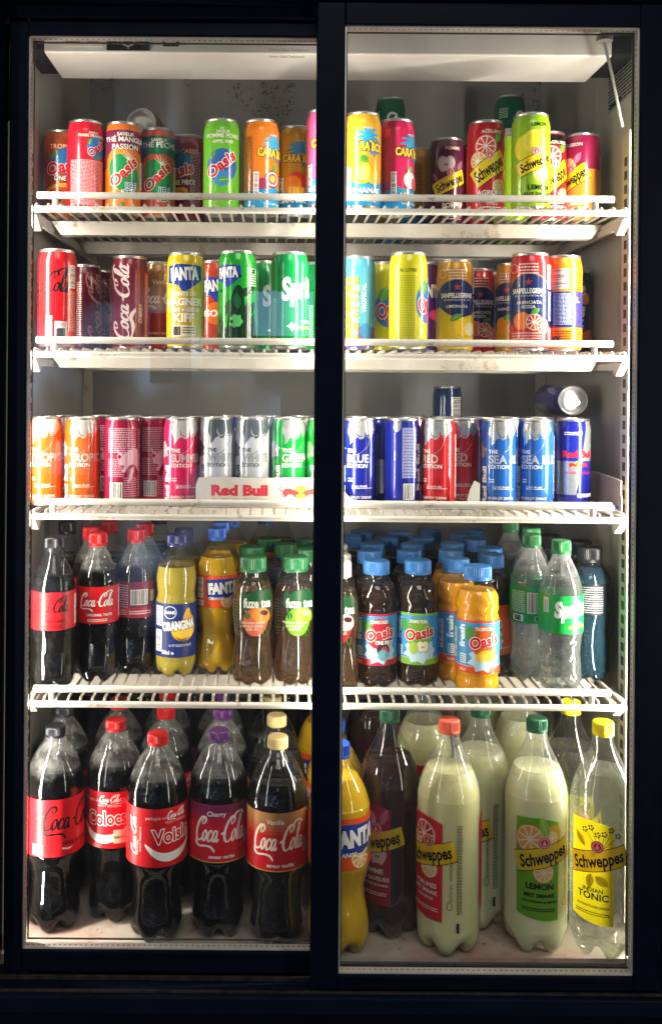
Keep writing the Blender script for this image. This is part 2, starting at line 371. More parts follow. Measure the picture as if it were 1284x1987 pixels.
WHITE = HX('F4F2EC'); BLACK = HX('141414'); NAVY = HX('15224F'); RED = HX('D8161C'); YEL = HX('F2D21B')
class Art:
    def __init__(s): s.v = []; s.f = []; s.c = []; s.L = 0.0
    def put(s, vs, fs, col, dl=1.0):
        s.L += dl; n = len(s.v)
        for p in vs: s.v.append((p[0], p[1], s.L+(p[2] if len(p) > 2 else 0))); s.c.append(col)
        s.f += [tuple(i+n for i in f) for f in fs]
    def poly(s, pts, col):
        s.put(pts, [tuple(t) for t in tessellate_polygon([[Vector((p[0], p[1], 0)) for p in pts]])], col)
    def rect(s, u0, v0, u1, v1, col): s.put([(u0,v0),(u1,v0),(u1,v1),(u0,v1)], [(0,1,2,3)], col)
    def ell(s, u, v, ru, rv, col, rot=0, n=26):
        c, q = math.cos(rot), math.sin(rot)
        p = [(ru*math.cos(2*PI*i/n), rv*math.sin(2*PI*i/n)) for i in range(n)]
        s.put([(u+x*c-y*q, v+x*q+y*c) for x, y in p], [tuple(range(n))], col)
    def ring(s, u, v, ru, rv, t, col, n=28, a0=0, a1=2*PI):
        vs = []; fs = []
        for i in range(n+1):
            a = a0+(a1-a0)*i/n
            vs += [(u+ru*math.cos(a), v+rv*math.sin(a)), (u+(ru-t)*math.cos(a), v+(rv-t)*math.sin(a))]
        for i in range(n): fs.append((2*i, 2*i+2, 2*i+3, 2*i+1))
        s.put(vs, fs, col)
    def ribbon(s, pts, ws, col, smooth=5):
        p = catmull(pts, smooth); n = len(p); vs = []; fs = []
        for i in range(n):
            dx, dy = p[min(i+1, n-1)][0]-p[max(i-1, 0)][0], p[min(i+1, n-1)][1]-p[max(i-1, 0)][1]; q = math.hypot(dx, dy) or 1
            t = i/(n-1)*(len(ws)-1); j = min(int(t), len(ws)-2); ww = (ws[j]+(ws[j+1]-ws[j])*(t-j))/2
            vs += [(p[i][0]-dy/q*ww, p[i][1]+dx/q*ww, i/n*.3), (p[i][0]+dy/q*ww, p[i][1]-dx/q*ww, i/n*.3)]
        for i in range(n-1): fs.append((2*i, 2*i+1, 2*i+3, 2*i+2))
        s.put(vs, fs, col)
    def text(s, st, u, v, h, col, w=None, bold=0.0, shear=0.0, rot=0.0, out=None, sp=1.0, align='C', arc=0.0):
        vs, fs, isl = raw_text(st, bold, shear, sp)
        if not vs: return
        x0 = min(p[0] for p in vs); x1 = max(p[0] for p in vs)
        sy = h/CAPH; sx = sy if w is None else w/(x1-x0)
        cx = {'C': (x0+x1)/2, 'L': x0, 'R': x1}[align]
        c, q = math.cos(rot), math.sin(rot)
        def tf(p, k):
            x, y = (p[0]-cx)*sx, (p[1]-CAPH/2)*sy
            if arc: y -= arc*x*x
            return (u+x*c-y*q, v+x*q+y*c, .2*(k % 4))
        for ow, oc in (out or []):
            a, b, i2 = raw_text(st, bold+ow, shear, sp); s.put([tf(p, k) for p, k in zip(a, i2)], b, oc)
        s.put([tf(p, k) for p, k in zip(vs, isl)], fs, col)
        s.L += .8
    def coke(s, u, v, w, h, col, rot=0.0):
        c, q = math.cos(rot), math.sin(rot); sx, sy = w/8.6, h/3.2
        for vs, fs in SCRIPT:
            s.put([(u+((x-4.25)*sx)*c-((y-.75)*sy)*q, v+((x-4.25)*sx)*q+((y-.75)*sy)*c, t*.2) for x, y, t in vs], fs, col, .35)
    def fine(s, u0, v0, u1, v1, col, rows, seed=1, fill=.75):
        """rows of very small print"""
        rd = random.Random(seed); vs = []; fs = []; dv = (v1-v0)/rows
        for r in range(rows):
            u = u0
            while u < u1-.5:
                ln = min(rd.uniform(1.2, 4.5), u1-u); b = v1-(r+1)*dv; n = len(vs)
                vs += [(u,b+dv*.25),(u+ln,b+dv*.25),(u+ln,b+dv*.25+dv*fill*.6),(u,b+dv*.25+dv*fill*.6)]; fs.append((n,n+1,n+2,n+3)); u += ln+rd.uniform(.5, 1.0)
        s.put(vs, fs, col)
    def bars(s, u0, v0, u1, v1, vertical=True, seed=3):
        s.rect(u0, v0, u1, v1, WHITE); rd = random.Random(seed); vs = []; fs = []
        t = (u0 if vertical else v0)+1; e = (u1 if vertical else v1)-1
        while t < e:
            ww = rd.choice((.3, .5, .8)); n = len(vs)
            vs += [(t,v0+1),(t+ww,v0+1),(t+ww,v1-1),(t,v1-1)] if vertical else [(u0+1,t),(u1-1,t),(u1-1,t+ww),(u0+1,t+ww)]
            fs.append((n,n+1,n+2,n+3)); t += ww+rd.choice((.35, .6, .9))
        s.put(vs, fs, BLACK)
    def leaf(s, u, v, ln, wd, rot, col, vein=None):
        p = [(-ln/2,0),(-ln/4,wd*.42),(0,wd*.5),(ln/4,wd*.36),(ln/2,0),(ln/4,-wd*.36),(0,-wd*.5),(-ln/4,-wd*.42)]
        c, q = math.cos(rot), math.sin(rot); s.poly([(u+x*c-y*q, v+x*q+y*c) for x, y in p], col)
        if vein: s.ribbon([(u-ln*.4*c, v-ln*.4*q), (u, v), (u+ln*.45*c, v+ln*.45*q)], [.7, .5, .2], vein)
    def citrus(s, u, v, r, rind, flesh, pith=WHITE):
        s.ell(u, v, r, r, rind); s.ell(u, v, r*.91, r*.91, pith)
        vs = []; fs = []
        for k in range(9):
            a0 = 2*PI*k/9+.07; a1 = 2*PI*(k+1)/9-.07; n = len(vs); am = (a0+a1)/2
            vs += [(u+.12*r*math.cos(am), v+.12*r*math.sin(am))]+[(u+.84*r*math.cos(a), v+.84*r*math.sin(a)) for a in (a0, am, a1)]
            fs.append((n, n+1, n+2, n+3))
        s.put(vs, fs, flesh)
    def apple(s, u, v, r, skin, flesh):
        p = [(0,.72),(.35,.92),(.8,.75),(1,.25),(.85,-.4),(.45,-.9),(0,-.75),(-.45,-.9),(-.85,-.4),(-1,.25),(-.8,.75),(-.35,.92)]
        s.poly([(u+x*r, v+y*r) for x, y in catmull(p, 3, True)], skin)
        s.poly([(u+x*r*.88, v+y*r*.86) for x, y in catmull(p, 3, True)], flesh)
        s.ell(u-.12*r, v-.05*r, .07*r, .16*r, HX('3A2016'), .2); s.ell(u+.12*r, v-.05*r, .07*r, .16*r, HX('3A2016'), -.2)
    def palm(s, u, v, r, col):
        for k in range(11):
            a = 2*PI*k/11+.3; s.ribbon([(u, v), (u+r*.55*math.cos(a), v+r*.55*math.sin(a)+r*.12), (u+r*math.cos(a), v+r*math.sin(a)*.8)], [r*.12, r*.22, r*.02], col, 3)
    def bull(s, u, v, w, h, col, flip=1):
        p = [(0,.12),(.14,.34),(.13,.6),(.28,.84),(.48,.9),(.66,.78),(.84,.66),(1.0,.42),(.97,.26),(.86,.26),(.79,.2),(.9,.02),(.78,-.02),(.66,.22),(.5,.28),(.36,.2),(.26,.02),(.08,-.03),(.2,.14),(.2,.28)]
        s.poly([(u+flip*(x-.5)*w, v+(y-.45)*h) for x, y in p], col)
        s.ribbon([(u+flip*(x-.5)*w, v+(y-.45)*h) for x, y in [(.14,.6),(.0,.66),(-.05,.86),(.05,1.0),(.1,.9)]], [h*.08, h*.05], col)
        s.ribbon([(u+flip*(x-.5)*w, v+(y-.45)*h) for x, y in [(.88,.62),(1.0,.72),(1.04,.86)]], [h*.1, h*.02], col)

def smooth_profile(pts, n=4):
    """(r, z) in mm; Catmull-Rom, kept inside monotone z"""
    return catmull(pts, n)
def prof_r(prof, z):
    for (r0, z0), (r1, z1) in zip(prof, prof[1:]):
        if z0 <= z <= z1 and z1 > z0: return r0+(r1-r0)*(z-z0)/(z1-z0)
    return prof[-1][0] if z > prof[-1][1] else prof[0][0]

def lathe(prof, seg=48, feet=None, close_top=False, close_bottom=True, twist=None):
    """solid of revolution in metres from an (r,z) mm profile; feet = (count, lift mm, height mm) makes a petaloid base; twist(r,z,a) -> r"""
    vs = []; fs = []
    for r, z in prof:
        for k in range(seg):
            a = 2*PI*k/seg; rr, zz = r, z
            if feet and z < feet[2]:
                q = .5+.5*math.cos(feet[0]*a); t = 1-z/feet[2]
                zz = z+feet[1]*t*q**1.5; rr = r*(1-.10*t*q)
            if twist: rr = twist(rr, zz, a)
            vs.append((rr*math.sin(a)/1000, -rr*math.cos(a)/1000, zz/1000))
    for i in range(len(prof)-1):
        for k in range(seg): fs.append((i*seg+k, i*seg+(k+1) % seg, (i+1)*seg+(k+1) % seg, (i+1)*seg+k))
    if close_bottom:
        vs.append((0, 0, (prof[0][1]+(feet[1]*.7 if feet else 0))/1000)); c = len(vs)-1
        for k in range(seg): fs.append((c, (k+1) % seg, k))
    if close_top:
        vs.append((0, 0, prof[-1][1]/1000)); c = len(vs)-1; o = (len(prof)-1)*seg
        for k in range(seg): fs.append((c, o+k, o+(k+1) % seg))
    return vs, fs
def smooth_mesh(name, vs, fs, m, sharp=50):
    me = bpy.data.meshes.new(name); me.from_pydata(vs, [], fs); me.materials.append(m)
    bm = bmesh.new(); bm.from_mesh(me)
    for f in bm.faces: f.smooth = True
    for e in bm.edges:
        if len(e.link_faces) == 2 and e.calc_face_angle(0) > math.radians(sharp): e.smooth = False
    bm.to_mesh(me); bm.free(); return me

EPS = 0.045   # mm between print layers
def wrap_mesh(name, art, prof, seg, zlo, zhi, R, m, base=None, off0=0.0, thick=None):
    """body wall of revolution (colour base, or a film sleeve) plus its print, as one mesh with an 'ink' colour attribute"""
    V = []; F = []; K = []; NRM = []
    zs = sorted(set([z for r, z in prof if zlo < z < zhi]+[zlo, zhi]))
    def nrm(z, a):
        d = .8; r0, r1 = prof_r(prof, max(z-d, prof[0][1])), prof_r(prof, min(z+d, prof[-1][1])); sl = (r1-r0)/(2*d)
        c = 1/math.hypot(1, sl); return (c*math.sin(a), -c*math.cos(a), -sl*c)
    if base is not None:
        cols = base if callable(base) else (lambda z: base)
        for z in zs:
            for k in range(seg):
                a = 2*PI*k/seg; r = prof_r(prof, z)+off0
                V.append((r*math.sin(a)/1000, -r*math.cos(a)/1000, z/1000)); K.append(cols(z)); NRM.append(nrm(z, a))
        for i in range(len(zs)-1):
            for k in range(seg): F.append((i*seg+k, i*seg+(k+1) % seg, (i+1)*seg+(k+1) % seg, (i+1)*seg+k))
    if art and art.v:
        bm = bmesh.new(); cl = bm.verts.layers.float_color.new('k')
        bv = []
        for (u, v, l), c in zip(art.v, art.c):
            x = bm.verts.new((u, v, l)); x[cl] = c; bv.append(x)
        for f in art.f:
            try: bm.faces.new([bv[i] for i in f])
            except ValueError: pass
        def cut(co, no, clear=False):
            bmesh.ops.bisect_plane(bm, geom=bm.verts[:]+bm.edges[:]+bm.faces[:], dist=1e-6, plane_co=co, plane_no=no, clear_outer=clear)
        cut((0, zhi-.15, 0), (0, 1, 0), True); cut((0, zlo+.15, 0), (0, -1, 0), True)
        um = PI*R*.82; cut((um,0,0), (1,0,0), True); cut((-um,0,0), (-1,0,0), True)
        us = [x.co.x for x in bm.verts] or [0]; du = 2*PI*R/seg
        for k in range(math.ceil(min(us)/du), math.floor(max(us)/du)+1): cut((k*du,0,0), (1,0,0))
        lo, hi = min(x.co.y for x in bm.verts), max(x.co.y for x in bm.verts)
        for z in zs:
            if lo < z < hi: cut((0,z,0), (0,1,0))
        bm.verts.index_update(); n0 = len(V)
        for x in bm.verts:
            u, v, l = x.co; t = u/du; k = math.floor(t+1e-6); fr = t-k
            r = prof_r(prof, v)+off0+EPS*(l+1); a0 = 2*PI*k/seg; a1 = 2*PI*(k+1)/seg
            X = r*((1-fr)*math.sin(a0)+fr*math.sin(a1)); Y = -r*((1-fr)*math.cos(a0)+fr*math.cos(a1))
            V.append((X/1000, Y/1000, v/1000)); K.append(tuple(x[cl])); NRM.append(nrm(v, u/R))
        for f in bm.faces:
            p = [x.co for x in f.verts]
            ar = sum(p[i].x*p[(i+1) % len(p)].y-p[(i+1) % len(p)].x*p[i].y for i in range(len(p)))
            q = [n0+x.index for x in f.verts]
            F.append(tuple(q if ar > 0 else q[::-1]))
        bm.free()
    me = bpy.data.meshes.new(name); me.from_pydata(V, [], F); me.materials.append(m)
    at = me.attributes.new('ink', 'FLOAT_COLOR', 'POINT'); at.data.foreach_set('color', [c for k in K for c in k])
    me.polygons.foreach_set('use_smooth', [True]*len(F))
    me.normals_split_custom_set_from_vertices(NRM); me.update()
    return me

# ------------------------------------------------------------------ can and bottle shapes
SLEEK = [(27.2,4),(28.2,7),(28.7,10),(28.7,70),(28.7,126),(28.3,130),(27.2,135),(26.0,139.5),(25.7,141)]
SLIM = [(25.2,4),(26.1,7),(26.6,10),(26.6,70),(26.6,116),(26.1,120),(25.2,124.5),(24.3,128.5),(24.1,129.5)]
TALL = [(25.2,4),(26.1,7),(26.6,10),(26.6,70),(26.6,164),(26.1,169),(25.2,174),(24.3,178),(24.1,179.5)]
def can_parts(prof, H, rim):
    z1 = prof[-1][1]; r1 = prof[-1][0]
    lid = [(.5,z1-1.5),(rim*.30,z1-1.5),(rim*.74,z1-1.2),(rim*.80,z1-3.6),(rim*.87,z1-3.8),(rim*.93,H-1.2),(rim*.965,H),(rim,H-.6),(rim*1.005,H-2.0),(rim*.985,H-3.2),(r1+.1,z1)][::-1]
    v, f = lathe(lid[::1], 40, close_bottom=False, close_top=True)
    b = [(rim*.55,8),(rim*.80,3.2),(rim*.86,.3),(rim*.90,.0),(rim*.95,.8),(rim*1.0,2.6),(prof[0][0],4.1)]
    v2, f2 = lathe(b, 40)
    t = MB(); zt = (z1-.6)/1000
    pts = [(.000+.0062*math.cos(a), -.003+.0105*math.sin(a)) for a in [2*PI*i/18 for i in range(18)]]
    inn = [(.0032*math.cos(a), -.0085+.0030*math.sin(a)) for a in [2*PI*i/18 for i in range(18)]]
    n = 18; vs = []
    for h in (zt, zt+.0011): vs += [(x,y,h) for x,y in pts]+[(x,y,h) for x,y in inn]
    fs = []
    for i in range(n):
        j = (i+1) % n
        fs += [(i,j,n+j,n+i),(2*n+i,3*n+i,3*n+j,2*n+j),(i,2*n+i,2*n+j,j),(n+i,n+j,3*n+j,3*n+i)]
    t.add(vs, fs); t.tube([(0,.0012,zt),(0,.0012,zt+.0018)], .0022, 10)
    return smooth_mesh('can_lid', v, f, M['alu'], 60), smooth_mesh('can_base', v2, f2, M['alu'], 60), t.mesh('pull_tab', M['alu_dull'], smooth=True)
CANSHAPE = {'sleek': (SLEEK, 28.7, can_parts(SLEEK, 145.5, 26.2)), 'slim': (SLIM, 26.6, can_parts(SLIM, 133.5, 24.8)), 'tall': (TALL, 26.6, can_parts(TALL, 183.5, 24.8))}

RO = HX('C8202A'); ROK = HX('B01822')
def oasis_word(A, u, v, w, h, rot, c=HX('C81E2B'), out=HX('F3E3DC')):
    A.text('Oasis', u, v, h, c, w=w, bold=.035, shear=.12, rot=rot, out=[(.05, out)])
def splash(A, u, v, r, col, seed=0, k=13, sx=1.0):
    rd = random.Random(seed); p = []
    for i in range(k*2):
        a = PI*i/k; q = r*(rd.uniform(.85, 1.05) if i % 2 else rd.uniform(1.08, 1.32)); p.append((u+q*sx*math.cos(a), v+q*math.sin(a)))
    A.poly(catmull(p, 2, True), col)

# --- cans: (shape, base colour, art)
def can_oasis(base, words, globe, ice=None, top=None, fine=None, side=None):
    def f(A):
        if top: A.poly([(-90,131),(90,131),(90,92),(40,92),(24,100),(6,102),(-12,92),(-24,74),(-40,70),(-90,70)], top)
        if ice:
            A.ell(1, 66, 27, 38, ice, .5); A.ell(3, 62, 23.5, 33.5, globe, .5)
            for k in range(7): A.ribbon([(8,84),(8+16*math.cos(.3+k*.36), 84+18*math.sin(.3+k*.36))], [1.3,.2], HX('E8F0D8'), 1)
            oasis_word(A, 1, 66, 56, 15, .80)
            A.text('ICE', 13, 44, 8.5, HX('1E5C94'), bold=.03, out=[(.07, WHITE)]); A.text('TEA', 11, 31.5, 9, HX('1E5C94'), bold=.03, out=[(.07, WHITE)])
            A.leaf(-2, 14, 12, 7, .6, HX('3F8A35')); A.leaf(18, 52, 10, 4, 1.0, HX('1F5FA0'))
        elif fine:
            A.ell(10, 101, 17, 18, globe); A.leaf(-2, 110, 11, 7, 1.2, HX('2E8B45'), HX('DDE8C8')); A.leaf(10, 88, 13, 6, .1, HX('2E8B45'))
            oasis_word(A, 9, 101, 33, 11, .62)
            A.fine(-34, 12, 26, 82, HX('F2B9BC'), 34, 4)
        else:
            A.ell(3, 72, 25, 26, globe); splash(A, 3, 52, 12, HX('3E86C8'), 2)
            A.leaf(-12, 88, 16, 9, 1.0, HX('3A8E3E'), HX('BFE08A')); A.leaf(6, 50, 20, 10, .15, HX('4FA23C'), HX('CDE8A0'))
            oasis_word(A, 1, 74, 54, 16, .68)
        v = 124
        for t, h in words: A.text(t, 4, v, h, HX('F3EAD8'), bold=.02, shear=.0); v -= h*1.55
        if side: A.fine(-42, 20, -26, 116, side, 40, 7); A.rect(30,40,40,84,HX('DDE6D8')); A.fine(31,42,39,82,BLACK,22,5)
    return ('sleek', base, f)
def can_onepiece(base, top, dark=False):
    def f(A):
        A.text(top, 2, 117, 7, HX('E9B98C'), bold=.02)
        splash(A, 2, 94, 19, HX('2D6FA8'), 5, 9, 1.1); A.leaf(-14, 104, 14, 7, .9, HX('4A8A3A'))
        oasis_word(A, 0, 85, 54, 18, .22); A.text('ONE PIECE', 8, 66, 7.5, HX('F4EFE4'), w=44, bold=.03, out=[(.08, BLACK)])
        A.ell(-6, 48, 24, 9, HX('E0A03A'), .2); A.ell(-2, 44, 22, 7, HX('C4411E'), .1)
        A.poly([(-20,22),(-16,40),(-4,46),(8,44),(20,50),(34,52),(34,36),(22,38),(12,34),(2,36),(-6,26),(-10,34)], HX('171214'))
        for k in range(5): A.ribbon([(-14+k*9,14),(-12+k*9,24)], [2.5,1], HX('E07A2A'), 1)
        if dark: A.rect(-34,30,-16,76,BLACK); A.fine(-32,34,-18,72,HX('C9B7B7'),12,3); A.fine(22,20,40,118,HX('D8A9B4'),40,3)
    return ('sleek', base, f)
def can_caraibos(base, low, fruit, word, sun=None, lines=False):
    def f(A):
        A.poly([(-90,4),(90,4),(90,44),(40,44),(20,36),(8,40),(-8,36),(-20,40),(-30,34),(-90,34)], low)
        A.rect(-90,4,90,20,HX('1B86BE'))
        A.palm(6, 104, 22, HX('2F9BC6')); A.palm(14, 88, 14, HX('2F8AB4'))
        A.text('CARAÏBOS', 4, 92, 11.5, HX('F5C922'), w=52, bold=.05, rot=-.05, out=[(.06, HX('13224A'))])
        if fruit == 'pine':
            A.ell(-2,52,13,16,HX('F0C81E')); A.ell(12,48,10,12,HX('E8B41A')); A.ell(-2,52,9,12,HX('F8E070')); A.palm(-2,72,9,HX('3E8E3A'))
            for k in range(4): A.ribbon([(-12+k*6,44),(-6+k*6,62)],[.6,.6],HX('B8860E'),1)
        elif fruit == 'mango':
            A.ell(2,54,16,17,HX('D8432A'),.3); A.ell(-4,50,13,15,HX('F08A1E'),.3)
            A.poly([(-14,30),(10,28),(14,46),(-10,48)],HX('F8C040'))
            for k in range(4): A.rect(-12+k*6,30,-11.2+k*6,47,HX('C87A12'))
        elif fruit == 'passion':
            A.ell(2,52,13,13,HX('7E2344')); A.ell(2,52,11,11,HX('F6E2DA')); A.ell(2,52,9,9,HX('E85A6A')); A.ell(2,52,5,5,HX('F8B040')); A.ell(-14,44,9,9,HX('8E2A4E'))
            A.leaf(6,70,14,8,1.2,HX('4A9A3C'))
        else:
            A.ell(2,50,11,13,HX('F4E9E4')); A.ell(14,46,9,10,HX('D84A62')); A.leaf(2,66,14,8,1.0,HX('6CB83C'))
        A.text(word, 2, 26, 7.5, WHITE, bold=.03)
        A.text('saveur antillaise', 2, 14, 3.2, WHITE, bold=.0)
        A.fine(-44, 18, -30, 118, HX('3A2414'), 44, 6); A.bars(-28,22,-20,62,False)
        A.text('nectar', 4, 120, 3.5, WHITE)
    return ('sleek', base, f)
def band_schweppes(A, u, v, w, h, rot, txt=True, tw=None):
    c, q = math.cos(rot), math.sin(rot)
    def B(dx0, dx1, hh, dy):
        P = []
        for i in range(13):
            x = -w/2+dx0+(w-dx0+dx1)*i/12; P.append((x, hh/2+dy+6*(x/w)**2*math.copysign(1, x)*.6))
        Q = [(x, y-hh) for x, y in P[::-1]]
        return [(u+x*c-y*q, v+x*q+y*c) for x, y in P+Q]
    A.poly(B(0, 0, h+1.6, 0), YEL); e = B(0, 0, h+2.0, 0); n = len(e)//2
    A.ribbon(e[:n], [1.0, 1.0], HX('1A1408'), 1); A.ribbon(e[n:], [1.0, 1.0], HX('1A1408'), 1)
    if txt: A.text('Schweppes', u, v, h*.60, HX('17130C'), w=tw or w*.86, bold=.03, shear=.22, rot=rot+.03)
def medal(A, u, v, r):
    A.ell(u, v, r, r, HX('F0D8C8')); A.ell(u, v, r*.9, r*.9, HX('D5283A')); A.ring(u, v, r*.72, r*.72, r*.1, WHITE, 16); A.poly([(u-r*.3,v-r*.35),(u+r*.3,v-r*.35),(u,v+r*.5)], HX('F6D8D8'))
def can_schweppes(base, fr, top, low, u0=0, dark=False, rot=.50, bh=24, split=None):
    def f(A):
        if split: A.rect(-90,4,90,86,split); 
        if dark: A.rect(-90,122,90,139,HX('171013'))
        if fr == 'apple':
            A.apple(u0-5, 100, 15, HX('C9A9B2'), HX('E8D4D6')); A.ell(u0+14,38,13,13,HX('DAC0C4')); A.leaf(u0+20,98,22,11,1.1,HX('9A5A78'),HX('E0B8C8')); A.leaf(u0-24,80,16,9,2.2,HX('8E4A6A'),HX('E0B8C8'))
        elif fr == 'citrus':
            A.citrus(u0-4,104,17,HX('F09A8C'),HX('E4432F')); A.citrus(u0-16,82,14,HX('F0A23A'),HX('F2B45A')); A.leaf(u0+16,118,18,11,1.2,HX('5DAF3A'),HX('E4F2C8')); A.citrus(u0+18,42,12,HX('F0A23A'),HX('F0B050'))
        elif fr == 'lemon':
            A.ell(u0-12,92,22,20,HX('E9DC2C'),.4); A.ell(u0-2,101,17,17,HX('F3EA58')); A.ell(u0-1,101,13,13,HX('F0E03C')); A.citrus(u0+10,54,14,HX('F2DE30'),HX('F3E45C')); A.leaf(u0+12,118,18,10,1.3,HX('B9D83A'),HX('EEF6B8'))
        else:
            A.citrus(u0-4,92,14,HX('E8A028'),HX('F0C050')); A.leaf(u0+12,104,22,10,1.0,HX('D86A94'),HX('F4C4D4')); A.citrus(u0-6,36,11,HX('F2B458'),HX('F6C878'))
        band_schweppes(A, u0+2, 70, 62, bh, rot); medal(A, u0+2, 70+bh*.62+3, 6.5)
        A.text(top, u0+6, 126, 5, HX('F6EBDD') if fr != 'lemon' else HX('1B2A10'), bold=.02)
        c = HX('1B2A10') if fr == 'lemon' else WHITE
        A.text(low[0], u0+6, 32, 7, c, bold=.03); A.text(low[1], u0+6, 22.5, 5, c, bold=.02); A.text(low[2], u0+6, 15, 3.6, c, bold=.01); A.fine(u0-10,8,u0+22,12,c,1)
        A.fine(44,16,58,110,c,36,9)
    return ('sleek', base, f)
def can_coke(base, word, under='', orange=False, split=None, red=False):
    def f(A):
        if split: A.rect(-90,70,90,139,split)
        if red:      # horizontal black script, bar code on the side
            A.coke(-8, 92, 92, 44, word); A.text('ZERO SUCRES', -22, 62, 4, word, bold=.02)
            A.bars(34,88,46,122,False); A.fine(34,24,46,84,HX('F0B8B0'),26,4); A.rect(12,12,30,38,HX('F2E4DE')); A.fine(14,30,28,36,BLACK,3,2); A.rect(14,15,27,28,HX('3A3434')); A.rect(-2,12,8,46,HX('E8DCD8'))
            for k in range(5): A.ell(3,16+k*6.5,2.4,2.4,HX('58A844'))
        else:
            A.coke(-6, 74, 124, 38, word, PI/2)
            A.text(under, 22, 56, 5.5, HX('EBD0B4'), rot=PI/2, bold=.03)
            A.ribbon([(8,20),(10,36),(6,52),(14,64)], [1,6,4,.5], word)
            if orange: A.rect(31,10,44,120,HX('D8641A')); A.fine(33,14,42,116,HX('F6C468'),30,3)
            A.fine(-46,20,-34,116,HX('E8B8B0'),30,8)
    return ('sleek', base, f)
def can_cokevan(A):
    A.rect(-90,4,90,66,HX('A51E1C')); A.text('Vanille', 4, 112, 7, HX('EBD9BE'), bold=.02); A.coke(6, 86, 78, 36, HX('F0E4D2')); A.text('saveur vanille', 4, 30, 5, HX('EBD9BE'))
def fanta_word(A, u, v, w, h, blob=HX('1E3FA6'), leafc=None, rot=0.05):
    A.poly([(u-w*.64,v-h*.75),(u-w*.62,v+h*.72),(u-w*.2,v+h*.86),(u+w*.25,v+h*.80),(u+w*.62,v+h*.72),(u+w*.64,v-h*.5),(u+w*.28,v-h*1.15),(u-w*.02,v-h*1.65),(u-w*.22,v-h*1.0)], blob)
    if leafc: A.leaf(u+w*.3, v+h*1.1, h*1.2, h*.6, .4, leafc)
    A.text('FANTA', u, v, h, WHITE, w=w, bold=.06, shear=-.05, rot=rot, out=[(.05, HX('14246A'))])
def can_fanta(base, kind):
    def f(A):
        if kind == 'yel':
            fanta_word(A, 0, 112, 46, 17); A.ell(0,60,20,22,HX('D9B514')); A.poly([(-26,92),(-10,78),(-12,70),(-28,84)],HX('F0D890'))
            for t, v, h in (('TENTE DE',82,5.5),('GAGNER',70,10),('TON + GROS',58,5.5),('KIFF',46,12)): A.text(t, 0, v, h, HX('FBF4D6'), bold=.05, out=[(.04, HX('C99312'))])
            A.rect(-20,18,18,35,HX('EFE6C4')); A.rect(-17,20,-5,33,HX('4A4638')); A.fine(-2,22,16,33,BLACK,3,3); A.fine(-22,9,24,15,HX('4A3E10'),2,4); A.fine(30,16,40,50,HX('2E8B45'),10,2)
        elif kind == 'grn':
            fanta_word(A, -10, 112, 34, 14)
            A.poly(catmull([(-40,5),(-34,30),(-26,22),(-20,44),(-10,30),(-4,70),(4,92),(14,88),(18,62),(24,74),(28,46),(36,54),(44,24),(60,30),(60,5)], 3), HX('0C3316'))
            for k, (lu, lv, la) in enumerate([(-10,60,1.2),(20,84,.6),(6,70,1.7),(30,60,.9),(-24,40,1.4)]): A.leaf(lu, lv, 26, 12, la, HX('0C3316') if k % 2 else HX('17602A'))
            splash(A, 4, 40, 9, HX('5FC46A'), 11, 7)
            A.fine(22,92,42,120,HX('E0F2D8'),8,4)
            rd = random.Random(4)
            for k in range(14): A.ell(rd.uniform(-40,40), rd.uniform(30,134), 1.8, 2.8, HX('0A3A14'), rd.uniform(0,3))
        elif kind == 'pur':
            A.text('FANTA', 6, 98, 18, WHITE, w=52, bold=.06); A.ell(14,60,10,8,HX('E83C90')); A.ell(24,52,8,7,HX('F070B0'))
        else:
            fanta_word(A, 0, 104, 44, 16); A.ell(0,60,20,18,HX('E8701E')); A.text('GOÛT', 0, 60, 10, WHITE, bold=.04)
    return ('sleek', base, f)
def can_sprite(A):
    A.text('Sprite', 12, 92, 30, WHITE, w=70, bold=.05, shear=.22, rot=.12); A.poly([(-14,34),(-8,36),(-6,40),(-2,36),(3,38),(1,33),(4,29),(-2,30),(-6,26),(-8,31)], WHITE)
    A.text('CITRON-CITRON VERT', 22, 32, 4, HX('D9E23A'), bold=.02); A.fine(8,38,40,44,HX('BFE8CC'),2,3); A.fine(-42,14,-30,76,HX('BFE8CC'),24,3)
def can_grn7(A):
    A.ell(14, 104, 11, 11, HX('E8F2EA')); A.ell(14, 104, 6.5, 6.5, HX('0E6B49')); A.ribbon([(4,84),(12,96),(24,112)], [3,3,2], HX('E8F2EA'))
    A.fine(-30,100,-12,120,HX('CDE6D8'),6,3); A.text('7', -2, 60, 34, WHITE, bold=.06); A.ell(20, 60, 12, 12, HX('D42A2A')); A.text('UP', 20, 60, 9, WHITE, bold=.05)
def can_hawai(A):
    A.rect(-90,4,90,36,HX('6A4E8E')); A.rect(-22,16,8,112,HX('C79A3C')); A.rect(-20.5,17.5,6.5,110.5,HX('7DA9B4'))
    A.text('HAWAI', -7, 64, 25, HX('E8C43A'), w=92, rot=PI/2, bold=.03, out=[(.05, HX('8A6A1E'))]); A.text('TROPICAL', 16, 80, 6.5, HX('EAF0EC'), w=44, rot=PI/2, bold=.02)
    A.ring(16,62,12,30,.8,HX('2C6E96')); A.ell(20,30,10,12,HX('2E78A8'))
def can_oasyel(A):
    A.fine(-34,12,-4,110,HX('8C9A10'),40,4); A.text('UN LITRE', -20, 117, 5, HX('4A5A10'), bold=.02)
    A.ell(16,70,22,30,HX('2F6FB6')); A.leaf(8,92,26,16,1.2,HX('5CA83A'),HX('D4ECA8')); A.leaf(30,84,20,10,.4,HX('4A9A3C')); splash(A, 24, 50, 10, HX('E0447E'), 8); oasis_word(A, 20, 70, 46, 22, .3)
